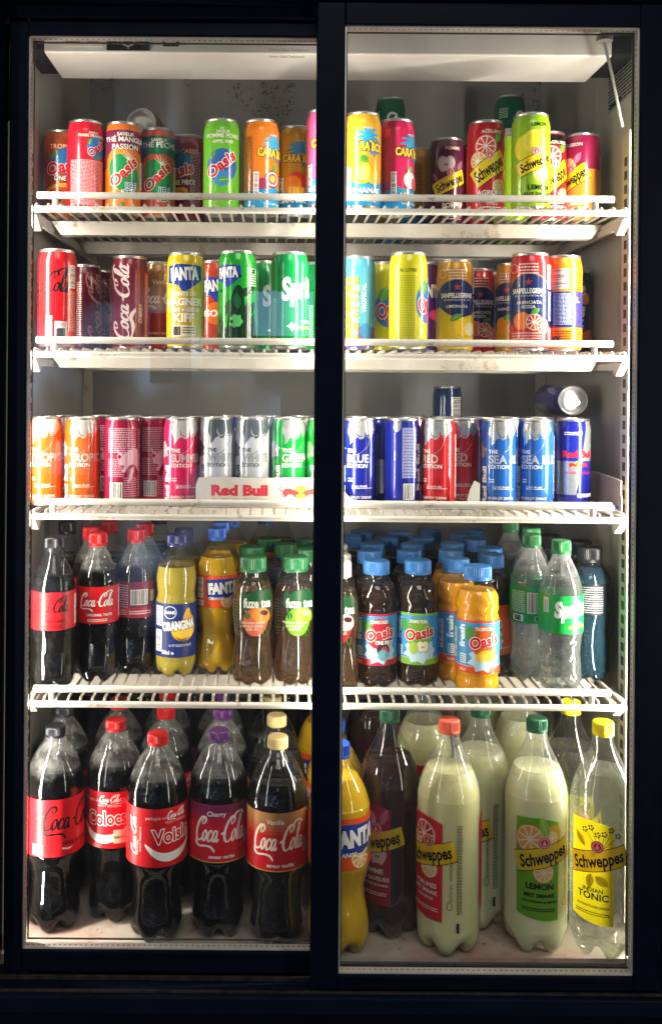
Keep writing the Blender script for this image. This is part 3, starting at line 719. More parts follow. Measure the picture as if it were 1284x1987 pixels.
def can_sanp(top, low, word, orange):
    def f(A):
        A.rect(-90,38,90,98,HX('1A2A62')); A.poly(catmull([(-34,96),(-26,104),(-14,110),(0,113),(14,110),(26,104),(34,96),(34,88),(-34,88)],3), HX('1A2A62'))
        A.ring(0,84,36,31,1.0,HX('C9A24A'),24,.35,PI-.35)
        if orange == 'lim': A.poly([(-90,4),(90,4),(90,66),(40,66),(24,58),(0,52),(-16,60),(-30,70),(-90,70)], low)
        else: A.rect(-90,4,90,38,low)
        st = [(0+(6 if i % 2 == 0 else 2.5)*math.sin(i*PI/5), 101+(6 if i % 2 == 0 else 2.5)*math.cos(i*PI/5)) for i in range(10)]
        A.poly(st, HX('D63A34'))
        A.text('SANPELLEGRINO', 0, 88, 7, WHITE, w=54, bold=.03, arc=0); A.text('BEVANDE ITALIANE DAL 1899', 0, 81, 2.6, HX('D8D8E8'), w=44)
        for i, t in enumerate(word): A.text(t, 0, 71-i*6.5, 4.6, HX('F0ECE0'), bold=.01)
        if orange == 'lim': A.ell(10,40,16,14,HX('F0CC1C')); A.leaf(-2,54,22,10,.5,HX('5C9A32'),HX('C8E08A')); A.citrus(22,36,11,HX('EAD04A'),HX('F2E088')); A.rect(-8,14,14,20,HX('EFE3C8'))
        elif orange == 'ros': A.ell(-10,44,14,13,HX('EC7A22')); A.citrus(8,42,13,HX('EC8A2A'),HX('D64A2A')); A.citrus(22,36,11,HX('EC8A2A'),HX('E0562E')); A.leaf(10,58,16,8,.5,HX('4E9438')); A.fine(-28,12,24,28,HX('F2C4B8'),4,3)
        elif orange == 'ara': A.ell(-6,44,15,14,HX('F09A1E')); A.citrus(14,40,13,HX('F0A02A'),HX('F6B440')); A.leaf(2,58,16,8,.5,HX('4E9438'))
        else: A.ell(0,42,15,14,HX('B01E3C')); A.ell(12,38,11,11,HX('D23A5A'))
        A.ring(-24,122,7,7,.8,HX('F2D0C0')); A.fine(-14,112,14,130,HX('F6DCD0'),4,6); A.bars(30,92,44,128,False); A.fine(32,44,46,88,HX('C8CCE4'),20,3); A.bars(32,8,40,34,False)
        A.fine(-48,10,-36,120,HX('D8D8E8'),44,3)
    return ('sleek', top, f)
def can_orabar(A):
    A.rect(-90,36,90,90,HX('1F2F78')); A.bars(-16,94,10,124,False); A.fine(-14,40,14,88,HX('C8CCE8'),24,3); A.fine(-16,14,14,32,HX('3A2410'),5,3); A.rect(-16,10,-4,22,BLACK); A.fine(20,14,34,120,HX('4A2A10'),30,4); A.text('2L', 22, 78, 8, WHITE)
def can_oracan(A):
    A.text('ORANGINA', -2, 60, 15, HX('F0EDE2'), w=96, rot=PI/2-.1, bold=.05, out=[(.05, HX('0E1638'))]); A.ell(10,96,8,9,HX('E8A01E')); A.ell(16,30,18,14,HX('D8761A'),.4); A.palm(2,112,10,HX('E8EAF0'))
def bulls_sun(A, u, v, w):
    A.ell(u, v+w*.02, w*.17, w*.17, HX('F0B41E')); A.bull(u-w*.26, v, w*.46, w*.24, HX('C8281E'), 1); A.bull(u+w*.26, v, w*.46, w*.24, HX('C8281E'), -1)
SILV = HX('D4D4D2', .75)
def can_rb(base, word, headc=SILV, ink=WHITE, second=False, extra=None):
    def f(A):
        A.poly([(u, 131-(131-v)*.72) for u, v in [(-14,131),(30,131),(34,112),(27,104),(23,98),(19,94),(14,96),(16,100),(12,99),(9,92),(4,90),(1,95),(-4,92),(-8,84),(-12,78),(-12,92),(-16,104)]], headc)
        A.ribbon([(-2,116),(-1,110),(3,106),(9,107)], [.4,1.6,1.4,.4], base); A.ribbon([(12,114),(14,108),(19,107),(20,111)], [.5,1.8,1.6,.8], base)
        A.ribbon([(20,104),(16,92),(6,82),(-6,78)], [.7,.7,.7,.4], headc); A.ring(12,109,2.2,1.8,.7,base,10)
        A.poly([(-40,96),(-30,98),(-24,90),(-18,88),(-24,84),(-22,76),(-32,74),(-40,70)], headc)
        A.text('THE', -16, 84.5, 5.2, ink, bold=.03, align='L')
        A.text(word, -16, 73, 11.5, tuple(base[i]*.25+ink[i]*.75 for i in range(3))+(.2,), w=(8.6*len(word)), bold=.03, align='L'); A.text(word, -16, 73, 11.5, tuple(base[i]*.55+ink[i]*.45 for i in range(3))+(.2,), w=(8.6*len(word)), bold=.0, align='L')
        A.text('EDITION', -16, 62, 5.6, ink, align='L', bold=.01)
        A.text('Red Bull', -24, 34, 8, ink, w=56, rot=PI/2, bold=.05)
        for k in range(2): A.rect(-14, 42-k*3.4, -7, 43.4-k*3.4, ink)
        A.ell(-6,29,1.2,1.2,ink); A.rect(-6,28.6,24,29.2,ink); A.text('Goût pêche' if word == 'SUMMER' else 'Goût fruité', 4, 32, 3.4, ink, shear=.2)
        A.text('ENERGY DRINK', 4, 15, 3.8, ink, bold=.01); A.text('Vivifie le corps et l\'esprit', 4, 10, 2.6, ink); A.fine(40,14,56,110,ink,34,3)
    return ('slim', base, f)
def can_rbmaroon(A):
    A.fine(-28,80,18,118,HX('DDAFBE'),14,3); A.fine(-28,44,-2,72,HX('D89AAE'),10,5)
    A.bull(12, 70, 44, 40, HX('DDA9B8'), -1); A.ribbon([(-4,80),(-12,76),(-6,66)], [1.5,1.2,.8], HX('DDA9B8')); A.poly([(8,56),(16,60),(10,40),(4,34)], HX('DDA9B8'))
    A.bars(-24,12,-4,36,True); A.fine(-2,14,20,44,HX('D89AAE'),9,4); A.fine(22,14,32,116,HX('D89AAE'),30,4)
def can_rbclassic(A):
    S = HX('C9CBCC', .8); B = HX('16208A', .25)
    A.poly([(20,131),(70,131),(70,68),(11,68)], S); A.poly([(-66,68),(11,68),(2,12),(-66,12)], S)
    A.poly([(-66,11),(70,11),(70,16),(-66,16)], HX('141C6A'))
    bulls_sun(A, 6, 62, 34); A.text('Red Bull', 6, 79, 9.5, HX('D61C2C'), w=50, bold=.05); A.text('ENERGY DRINK', 8, 50, 4, HX('C02434'), w=44); A.fine(-16,108,12,114,WHITE,2,3); A.rect(4,13,34,18,HX('D0D0D4'))
def can_rbtext(A):
    A.fine(0,44,24,120,HX('D4D8F0'),34,3); A.bars(2,12,20,36,True); A.poly([(-14,129),(-2,129),(-2,118),(-8,112),(-14,118)], SILV); A.text('Red Bull', 30, 60, 9, WHITE, w=70, rot=PI/2, bold=.05); A.rect(-12,70,-10,84,HX('8890D0'))
def can_rbtall(A):
    A.bars(-20,104,2,164,False); A.fine(-20,40,2,98,HX('8EA0C8'),22,3)
CAN = {
 'oas_trop': can_onepiece(HX('A8512C', .15), 'TROPICAL'), 'oas_maroon': can_onepiece(HX('8E1F3E', .15), 'POMME CASSIS', True),
 'oas_red': can_oasis(HX('D6182E', .1), [('SAVEUR', 3), ('FRAISE FRAMBOISE', 4)], HX('2E6FB8'), fine=True),
 'oas_mango': can_oasis(HX('E8761A', .1), [('SAVEUR', 5), ('THÉ MANGUE', 7.5), ('PASSION', 7.5)], HX('1F8A4A'), ice=HX('EE8A2A'), top=HX('7A2452'), side=HX('7A3A10')),
 'oas_peach': can_oasis(HX('C8553A', .1), [('SAVEUR', 5), ('THÉ PÊCHE', 8)], HX('1F8A4A'), ice=HX('C8603A'), top=HX('0F6B44'), side=HX('7A3A10')),
 'oas_pear': can_oasis(HX('6CBE2E', .1), [('SAVEUR', 4), ('POMME POIRE', 6), ('APPEL PEER', 4.5)], HX('2B62A8')),
 'car_orange': can_caraibos(HX('E27A1E', .1), HX('1F86B8'), 'passion', 'PASSION'), 'car_mango': can_caraibos(HX('C8A022', .1), HX('2384A8'), 'mango', 'MANGUE'),
 'car_pink': can_caraibos(HX('E8588A', .1), HX('2FA0C4'), 'lychee', 'GOYAVE'), 'car_pine': can_caraibos(HX('DFA828', .1), HX('2C93BE'), 'pine', 'ANANAS'),
 'car_pink2': can_caraibos(HX('D8245E', .1), HX('1F8EA8'), 'lychee', 'LITCHI'),
 'grn7': ('sleek', HX('0E6B49', .2), can_grn7),
 'sch_pomme': can_schweppes(HX('5E1A3A', .15), 'apple', 'POMME', ('POMME', 'AUX SAVEURS', 'NATURELLES'), rot=.42, bh=22),
 'sch_agr': can_schweppes(HX('C8232C', .15), 'citrus', 'AGRUMES', ('AGRUMES', 'AUX SAVEURS', 'CITRUS'), rot=.60, bh=28),
 'sch_agrb': can_schweppes(HX('C8232C', .15), 'citrus', 'AGRUMES', ('ZERO', 'AUX SAVEURS', 'CITRUS'), dark=True, rot=.60, bh=28),
 'sch_lemon': can_schweppes(HX('93BE1E', .1), 'lemon', 'LEMON', ('LEMON', 'AUX SAVEURS', 'MET SMAAK'), rot=.38, bh=21),
 'sch_pass': can_schweppes(HX('A01C4E', .15), 'pass', 'PASSION', ('PASSION', 'AUX SAVEURS', 'MARACUJA'), u0=-8, rot=.5, split=HX('DB9032')),
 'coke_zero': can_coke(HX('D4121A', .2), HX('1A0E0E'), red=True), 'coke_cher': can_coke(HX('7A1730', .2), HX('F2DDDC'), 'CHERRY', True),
 'coke_shaded': can_coke(HX('5A1020', .2), HX('A86A70')), 'coke_deepshaded': can_coke(HX('241318', .2), HX('8A7070')), 'coke_van': ('sleek', HX('A87A48', .2), can_cokevan),  # first two: back-row shade put into the red and the script colour
 'fan_yel': can_fanta(HX('E2C417', .1), 'yel'), 'fan_red': can_fanta(HX('C4401E', .15), 'red'), 'fan_grn': can_fanta(HX('23A832', .25), 'grn'), 'fan_pur': can_fanta(HX('5A2A7A', .15), 'pur'),
 'spr': ('sleek', HX('0A8A45', .2), can_sprite), 'hawai': ('sleek', HX('4F9FBE', .15), can_hawai), 'oas_yel': ('sleek', HX('CFC81E', .1), can_oasyel),
 'san_lim': can_sanp(HX('D0951E', .1), HX('DDBB1E'), ('LIMONATA',), 'lim'), 'san_ros': can_sanp(HX('C8242E', .15), HX('C8202E'), ('ARANCIATA', 'ROSSA'), 'ros'),
 'san_ara': can_sanp(HX('D8881E', .1), HX('D89A2A'), ('ARANCIATA',), 'ara'), 'san_pom': can_sanp(HX('8E1A3A', .15), HX('7A1C3A'), ('MELOGRANO', 'E ARANCIA'), 'pom'),
 'ora_bar': ('sleek', HX('EC8A1A', .1), can_orabar), 'ora_can': ('sleek', HX('26315E', .2), can_oracan),
 'rb_trop': can_rb(HX('E4600E', .3), 'TROPICAL', headc=HX('DDDAD4', .6)), 'rb_maroon': ('slim', HX('9A1440', .25), can_rbmaroon),
 'rb_summer': can_rb(HX('DA1C5E', .2), 'SUMMER', headc=HX('DDDCDA', .5)), 'rb_white': can_rb(HX('CFD1D3', .40), 'WHITE', headc=HX('5A6166', .4), ink=HX('3C4246')),
 'rb_silver': can_rb(HX('B8BABC', .6), 'WHITE', headc=HX('4C5257', .5), ink=HX('3C4246')),
 'rb_green': can_rb(HX('0C9A34', .4), 'GREEN'), 'rb_blue': can_rb(HX('18238A', .4), 'BLUE'), 'rb_red': can_rb(HX('CC1820', .35), 'RED'), 'rb_sea': can_rb(HX('1F66C0', .35), 'SEA BLUE'),
 'rb_classic': ('slim', HX('16208A', .35), can_rbclassic), 'rb_bluetext': ('slim', HX('16239A', .35), can_rbtext), 'rb_tall': ('tall', HX('122A52', .3), can_rbtall),
}
_canmesh = {}
def can_meshes(kind):
    if kind not in _canmesh:
        sh, base, f = CAN[kind]; prof, R, parts = CANSHAPE[sh]; A = Art(); f(A)
        _canmesh[kind] = (wrap_mesh('can_body', A, prof, 48, prof[0][1], prof[-1][1], R, M['can'], base),)+parts
    return _canmesh[kind]
def make_can(kind, loc, rz, label, group=None):
    r = empty('drink_can', loc, rz, label, 'can', group)
    b, lid, base, tab = can_meshes(kind)
    link('can_body', b, r); l = link('can_lid', lid, r); link('pull_tab', tab, l); link('can_base', base, r)
    return r

# ------------------------------------------------------------------ bottles
def P(pts): return smooth_profile(pts, 4)
BOT = {
 # outer wall (r, z) mm up to the neck; cap radius, cap z0, cap z1; fill level; feet
 'coke50': dict(p=P([(21,0),(27,4),(31,12),(31.6,22),(30.6,40),(29.2,56),(29.8,70),(31.6,84),(32.4,92),(32.4,120),(32.4,150),(31.0,160),(27.0,173),(21.0,186),(15.6,197),(13.2,203),(13.0,206)]), cap=(14.2,207,227.5), fill=172, feet=(5,10,24), lab=(93,149)),
 'orang': dict(p=P([(21,0),(28,4),(32,12),(32.6,30),(32.6,75),(32.6,118),(31.0,124),(30.4,130),(31.2,137),(32.4,150),(31.6,162),(28,175),(21.5,187),(16,195),(14,200),(13.8,202)]), cap=(15,203,221.5), fill=172, feet=(5,10,24), lab=(34,117)),
 'fanta50': dict(p=P([(21,0),(27,4),(31.4,14),(32.4,28),(30.6,44),(27.2,60),(27.4,72),(30.0,86),(32.2,98),(32.4,108),(32.4,158),(31.2,168),(27,180),(21,192),(15.6,201),(13.4,206),(13.0,208)]), cap=(14.2,209,228.5), fill=183, feet=(5,10,22), lab=(106,157)),
 'fuze': dict(p=P([(24,0),(29,3),(31,10),(31.4,24),(30.2,42),(28.2,58),(27.6,70),(29.0,84),(31.0,100),(31.6,118),(31.2,132),(29,146),(25,156),(20.5,163),(18.6,167),(18.4,170)]), cap=(20.2,171,193.5), fill=152, feet=(6,4,12), lab=(72,148)),
 'oasis': dict(p=P([(26,0),(30.5,3),(32,9),(32,18),(31,24),(31,28),(32,34),(32,70),(32,114),(30.6,118),(30.6,122),(31.8,128),(31.8,138),(29,149),(24.5,157),(20.5,162),(18.6,165),(18.4,168)]), cap=(20.2,169,189.5), fill=154, feet=(6,3,10), lab=(35,113)),
 'power': dict(p=P([(24,0),(29,3),(32,10),(32.4,30),(31,60),(30.4,80),(31.8,96),(32.4,105),(32.4,150),(30.6,160),(26,169),(21,175),(17.6,179),(17.2,182)]), cap=(18.6,183,206), fill=176, feet=(5,6,14), lab=(104,152)),
 'coke125': dict(p=P([(27,0),(34,5),(38.6,15),(39.6,26),(37.4,42),(35.2,60),(35.2,82),(37.4,98),(41.5,110),(44.6,119),(45.0,126),(45,160),(45,204),(44.2,216),(41.6,229),(37.4,242),(31.4,255),(23.6,268),(17.6,276),(14.4,281),(13.8,283)]), cap=(15,283.5,300), fill=240, feet=(5,16,34), lab=(121,205)),
 'fanta125': dict(p=P([(28,0),(36,5),(43,16),(45,34),(43,58),(38.6,80),(38.2,96),(41.6,112),(44.8,126),(45.2,134),(45.2,204),(44,214),(40,228),(33.5,242),(25.5,255),(18.2,266),(14.6,272),(13.6,276)]), cap=(15,277,297.5), fill=250, feet=(5,16,32), lab=(132,204)),
 'schw': dict(p=P([(29,0),(37,5),(43.5,16),(45.8,32),(46,50),(46,120),(46,214),(45.2,226),(42.4,240),(37.2,254),(30.5,268),(24,281),(18.8,292),(15.4,302),(14,309),(13.8,311)]), cap=(15,312,331.5), fill=262, feet=(5,18,36), lab=(40,214)),
}
def fluted(n, amp, z0, z1):
    def t(r, z, a):
        if z0 < z < z1: return r+amp*math.sin(PI*(z-z0)/(z1-z0))*math.cos(n*a)
        return r
    return t
def dimples(r, z, a):
    if 24 < z < 86:
        row = (z-28)/13; k = round(row); dz = (row-k)*13; da = ((a+(k % 2)*PI/9) % (2*PI/9)-PI/9)*32
        q = math.hypot(dz, da)
        if q < 4.5: return r-1.3*math.cos(q/4.5*PI/2)
    return r
def bubble(r, z, a):
    if 122 < z < 150: return r+.9*math.sin(5*a+z*.22)*math.sin(PI*(z-122)/28)
    if 10 < z < 30: return r+.8*math.sin(7*a)*math.sin(PI*(z-10)/20)
    return r
def swirl(r, z, a):
    if 8 < z < 112: return r+.9*math.sin(7*a+z*.05)*math.sin(PI*(z-8)/104)
    return r
TW = {'coke50': fluted(10, .5, 20, 90), 'fanta50': swirl, 'oasis': bubble, 'orang': fluted(9, .5, 2, 32), 'fuze': fluted(8, .6, 8, 66), 'coke125': fluted(5, .5, 36, 116), 'fanta125': swirl, 'schw': None, 'power': fluted(6, 1.2, 16, 96)}
_shell = {}; _liq = {}; _cap = {}
def shell_mesh(sh, film_key, tw=None):
    k = (sh, film_key, tw)
    if k not in _shell:
        b = BOT[sh]; big = sh in ('coke125','fanta125','schw')
        extra = [(b['p'][-1][0]+1.6, b['p'][-1][1]+.3), (b['p'][-1][0]+1.6, b['p'][-1][1]+1.4), (b['p'][-1][0], b['cap'][1])]
        pr = b['p']
        if tw is dimples:      # more rings where the dimples sit
            pr = [(prof_r(b['p'], z), z) for z in sorted(set([z for r, z in b['p']]+[24+i*1.6 for i in range(39)]))]
        v, f = lathe(pr+extra, 72 if tw is dimples else 60, b['feet'], twist=tw or TW[sh])
        _shell[k] = smooth_mesh('bottle_wall', v, f, M[film_key], 70)
    return _shell[k]
def liq_mesh(sh, lq, tw=None):
    k = (sh, lq, tw)
    if k not in _liq:
        b = BOT[sh]; pr = [(max(r-.9, 2), z+(1.0 if z < 40 else 0)) for r, z in b['p'] if z < b['fill']-1]
        rf = prof_r(b['p'], b['fill'])-.9; pr += [(rf, b['fill']), (rf-1.4, b['fill']-.5)]
        if tw is dimples: pr = [(prof_r(pr, z), z) for z in sorted(set([z for r, z in pr if z < b['fill']-.6]+[24+i*1.6 for i in range(39)]))]+pr[-2:]
        v, f = lathe(pr, 72 if tw is dimples else 60, b['feet'], close_top=True, twist=tw or TW[sh])
        _liq[k] = smooth_mesh('drink', v, f, LQ[lq], 50)
    return _liq[k]
def cap_mesh(sh, col):
    k = (sh, col)
    if k not in _cap:
        r, z0, z1 = BOT[sh]['cap']; n = 40
        pr = [(r*1.0,z0),(r*1.02,z0+.4),(r*1.02,z0+3.4),(r*.985,z0+3.8),(r*.985,z0+4.6),(r*1.0,z0+5),(r*.985,z1-3),(r*.96,z1-1.2),(r*.88,z1-.1),(r*.80,z1)]
        def rib(rr, z, a): return rr+(.38*math.cos(n*a) if z0+4.8 < z < z1-2 else 0)
        pr = [(prof_r(pr, z), z) for z in sorted(set([z for _, z in pr]+[z0+4.9, z0+5.3, z1-3.4, z1-2.2]))]
        v, f = lathe(pr, n*4, close_top=True, twist=rib)
        _cap[k] = smooth_mesh('bottle_cap', v, f, capm(col), 40)
    return _cap[k]

def lab_coke(c, ink, extra=None):
    def f(A, z0, z1, R):
        h = z1-z0; A.rect(-200, z0, 200, z1, c)
        A.coke(0, z0+h*.60, R*1.75, h*.52, ink)
        if extra: extra(A, z0, z1, R)
    return f
def ex_small(txt, ink):
    def e(A, z0, z1, R):
        A.text(txt, 4, z0+(z1-z0)*.24, 3.6, ink, bold=.02); A.fine(-14, z0+3, 16, z0+8, ink, 2, 4); A.bars(R*1.25, z0+6, R*1.7, z1-6, False)
    return e
def ex_back(A, z0, z1, R):
    A.fine(-34, z0+4, -12, z1-4, HX('D8A8B8'), 13, 3); A.bars(-8, z0+20, 20, z0+44, True); A.rect(24, z0+24, 34, z0+42, HX('E8DCDC')); A.fine(24,z0+24,34,z0+42,BLACK,10,2)
    A.rect(-60, z0, 60, z0+16, HX('B41A34')); A.fine(-10, z0+5, 26, z0+12, WHITE, 2, 8); A.fine(-34, z0+4, -14, z0+13, HX('E8C0C8'), 3, 8)
def lab_zero125(A, z0, z1, R):
    A.rect(-200,z0,200,z1,HX('CF1720')); A.coke(14, z0+52, 92, 50, HX('1C0E10')); A.text('SANS SUCRES', 22, z0+18, 5.5, HX('1C0E10'), bold=.02)
    A.fine(-44, z0+34, -26, z1-16, HX('3A0E10'), 9, 3); A.text('EMBALLAGE', -24, z0+34, 4, HX('2A0C0E'), rot=PI/2, w=52); A.text('RECYCLABLE', -18, z0+32, 4, HX('2A0C0E'), rot=PI/2, w=50); A.rect(-46,z0+3,-30,z0+18,HX('E8E0DC')); A.fine(-44,z0+5,-32,z0+16,BLACK,3,3); A.ribbon([(-2,z0+12),(8,z0+10),(14,z0+12)],[2,3,.5],WHITE)
def lab_share(word, small):
    def f(A, z0, z1, R):
        A.rect(-200,z0,200,z1,HX('CE1420'))
        A.poly(catmull([(-28,z0+30),(-14,z0+14),(8,z0+7),(34,z0+14),(52,z0+34),(56,z0+46),(40,z0+27),(14,z0+20),(-8,z0+22),(-28,z0+34)],3), WHITE)
        A.text(word, 14, z0+45, 19, HX('C8121C'), w=62, bold=.025, rot=.06, out=[(.05, WHITE)])
        A.text('partagez un', -12, z1-13, 4.5, HX('F6D0CC')); A.coke(20, z1-11, 32, 14, WHITE); A.text('GOÛT ORIGINAL', 20, z1-20, 3.2, HX('F6D0CC'))
        A.coke(-46, z0+44, 58, 16, WHITE, PI/2); A.text('GOÛT ORIGINAL', -35, z0+40, 3.2, WHITE, rot=PI/2)
        if small: A.rect(26, z0+8, 44, z0+28, HX('E6DCC6')); [A.ell(29+k*4, z0+17, 2, 2.4, HX('6AA84A') if k < 2 else HX('D8A82A')) for k in range(4)]; A.text('1,25L', 34, z1-13, 8, HX('F0B8B4'))
    return f
def lab_flav(top, mid, ink, t1, t2):
    def f(A, z0, z1, R):
        n = 16; h = (z1-z0)/n
        for i in range(n):
            q = min(max((i-9.0)/5, 0), 1); c = tuple(mid[j]+(top[j]-mid[j])*q for j in range(3))+(0.0,)
            A.L = 0; A.rect(-200, z0+i*h, 200, z0+(i+1)*h, c)
        A.coke(0, z0+43, 82, 52, ink); A.text(t1, -6, z1-13, 6.5, ink, bold=.02); A.text(t2, 2, z0+9, 5, ink, bold=.03); A.rect(38,z0+22,52,z0+42,HX('9A8A8C')); A.rect(-200,z0+.5,200,z0+1.8,HX('D8A858'))
    return f
def lab_orang(A, z0, z1, R):
    A.rect(-200,z0,200,z1,HX('1C2E6E'))
    A.ell(8,z0+42,20,16,HX('E8B01A'),.2); A.poly(catmull([(6,z0+56),(10,z0+72),(16,z0+76),(20,z0+66),(26,z0+58),(20,z0+50)],3,True),HX('E0A818')); A.ribbon([(-6,z0+32),(6,z0+27),(20,z0+33)],[.5,4,.5],HX('8A5A10')); A.ell(10,z0+38,15,8,HX('F4C63A'))
    A.text('ORANGINA', 0, z0+50, 12, WHITE, w=54, bold=.07, rot=.10, out=[(.06, HX('101A48'))])
    A.ring(-14,z0+70,10,10,1.2,HX('D8E0F0')); A.text('SANS', -14, z0+70, 4.5, WHITE, bold=.03); A.text('AU ET SOUDE EN PULPE', 2, z0+19, 3.6, HX('E8E8F0'), w=36); A.text('50cl e', -18, z0+8, 5.5, HX('E8E8F0'), bold=.03)
    A.rect(-42,z0+48,-26,z1-4,HX('C8D0DC')); A.fine(-41,z0+50,-27,z1-6,HX('3A4A6A'),9,3); A.rect(-42,z0+8,-28,z0+42,HX('C8D0DC')); A.bars(-41,z0+10,-29,z0+40,False)
def lab_fanta(A, z0, z1, R):
    k = R/32.8; h = z1-z0
    A.rect(-200,z0,200,z1,HX('E8561A')); A.citrus(10*k,z0+h*.22,12*k,HX('F0A02A'),HX('F2B23A')); A.leaf(26*k,z0+h*.3,18*k,8*k,.4,HX('3F8E3A')); A.ell(-12*k,z0+h*.36,11*k,5*k,HX('2A4AA8'))
    A.poly([(-24*k,z0+h*.36),(-26*k,z0+h*.86),(-6*k,z0+h*.9),(34*k,z0+h*.86),(36*k,z0+h*.5),(10*k,z0+h*.30)], HX('22409E'))
    A.text('FANTA', 5*k, z0+h*.62, h*.30, WHITE, w=54*k, bold=.07, rot=.06, out=[(.05, HX('14246A'))])
    A.text('ORANGE', -8*k, z0+h*.3, h*.08, WHITE, bold=.03); A.bars(-44*k,z0+h*.3,-31*k,z1-h*.08,False); A.rect(-44*k,z0+3,-30*k,z0+h*.22,HX('E8E4E0')); A.fine(-43*k,z0+4,-31*k,z0+h*.2,HX('22409E'),3,3)
    A.rect(44*k,z0+h*.36,56*k,z0+h*.66,HX('EEE6DE')); A.fine(45*k,z0+h*.38,55*k,z0+h*.64,BLACK,8,3); A.fine(38*k,z0+4,56*k,z0+h*.3,WHITE,5,3)
def lab_fuze(fr, flesh, lines, cc):
    def f(A, z0, z1, R):
        A.ell(4,z0+56,22,19,HX('1E5A30')); A.poly(catmull([(-22,z0+74),(-10,z0+66),(6,z0+72),(24,z0+74),(26,z0+50),(-20,z0+46)],3,True),HX('1E5A30'))
        A.ell(-1,z0+26,20,22,fr); A.ell(8,z0+36,16,12,flesh,-.3); A.ell(12,z0+40,7,4,HX('5A1E2A') if cc else HX('E6F0A8'),-.2); A.leaf(-14,z0+36,12,9,1.8,HX('2F7A34'),HX('A8D070'))
        A.text('fuze tea', 2, z0+55, 13, WHITE, w=44, bold=.035)
        for i, t in enumerate(lines): A.text(t, -6, z0+25-i*5, 3.2, HX('F8F0E0'), bold=.02)
        A.ring(16,z0+8,4.5,6,1.4,HX('2F7A34')); A.fine(-44,z0+4,-30,z0+60,HX('5A6A50'),12,3)
    return f
def lab_oasis(edge, spot, words, piece=False, ice=False):
    def f(A, z0, z1, R):
        A.rect(-200,z0,200,z1,HX('3F93C8') if not ice else HX('D0561E')); A.rect(-200,z1-3.5,200,z1,edge); A.rect(-200,z0,200,z0+10,edge); A.rect(-200,z0+10,200,z0+11.2,HX('9CC8E0'))
        splash(A, 4, z0+22, 17, HX('BFDDEC'), 3, 9, 1.3); A.ell(2, z0+48, 22, 23, spot); A.palm(-20, z0+58, 14, HX('3F9440'))
        if spot == HX('E0581E'): A.ell(8,z0+27,16,8,HX('F2B22A'),-.1); A.ell(-2,z0+24,9,6,HX('F6C84A')); A.leaf(20,z0+30,10,6,.4,HX('4A9A3C'))
        elif piece: A.ell(8,z0+24,10,9,HX('2A2E36')); A.ell(10,z0+24,6,5,HX('B8323A')); splash(A,8,z0+16,8,HX('6FA8B8'),6)
        elif not ice: A.apple(8,z0+28,10,HX('8CB83A'),HX('EDE8C8')); A.ell(-6,z0+26,7,9,HX('A8C84A'))
        else: A.ell(6,z0+20,13,8,HX('8A4A22')); A.ell(12,z0+18,8,6,HX('E8A878'))
        A.text(words, 2, z0+66, 4.6, HX('F4ECDC'), w=26, bold=.03)
        oasis_word(A, 3, z0+48, 44, 15, .20)
        if piece: A.text('ONE PIECE', 10, z0+35, 5.5, HX('F0EEE6'), w=28, bold=.04, out=[(.09, BLACK)])
        if ice: A.text('ICE TEA', 6, z0+34, 8, WHITE, bold=.04, out=[(.06, HX('1E5C94'))])
        A.text('fresh', -31, z0+54, 9, HX('D8EEF6'), rot=PI/2, bold=.05, w=34); A.rect(-34,z0+14,-24,z0+28,HX('D8E8EE')); A.fine(-33,z0+15,-25,z0+27,BLACK,4,2); A.text('50cl', -30, z0+5, 4.5, WHITE); A.bars(-52,z0+20,-42,z0+64,False)
    return f
def lab_sprite(A, z0, z1, R):
    A.rect(-200,z0,200,z1,HX('0B9A3E')); A.text('Sprite', 8, z0+37, 21, WHITE, w=54, bold=.06, shear=.22, rot=.08); A.fine(8,z0+14,26,z0+16.5,WHITE,1,3); A.poly([(2,z0+8),(34,z0+8),(35,z0+12),(3,z0+12)],HX('D8D83A')); A.text('CITRON-CITRON VERT',18,z0+10,2.8,HX('0A5A26'),w=28,shear=.2)
    A.rect(-36,z0+30,-27,z1-4,HX('D8E8D8')); A.fine(-35,z0+31,-28,z1-6,BLACK,9,3)
def lab_spriteback(A, z0, z1, R):
    A.rect(-200,z0,200,z1,HX('0B8A3E')); A.bars(-6,z0+16,16,z1-8,True); A.fine(-34,z0+16,-10,z1-6,HX('C8E8D0'),12,3); A.ring(10,z0+8,5,5,.8,HX('D8F0DC')); A.rect(-30,z0+3,-12,z0+13,HX('E8F0E8')); A.text('BB', -21, z0+8, 7, BLACK, bold=.05)
def lab_power(A, z0, z1, R):
    A.rect(-200,z0,200,z1,HX('16181C')); A.fine(-14,z0+3,22,z1-3,HX('A8ACB0'),12,3,.6); A.bars(-30,z0+6,-18,z1-6,False)
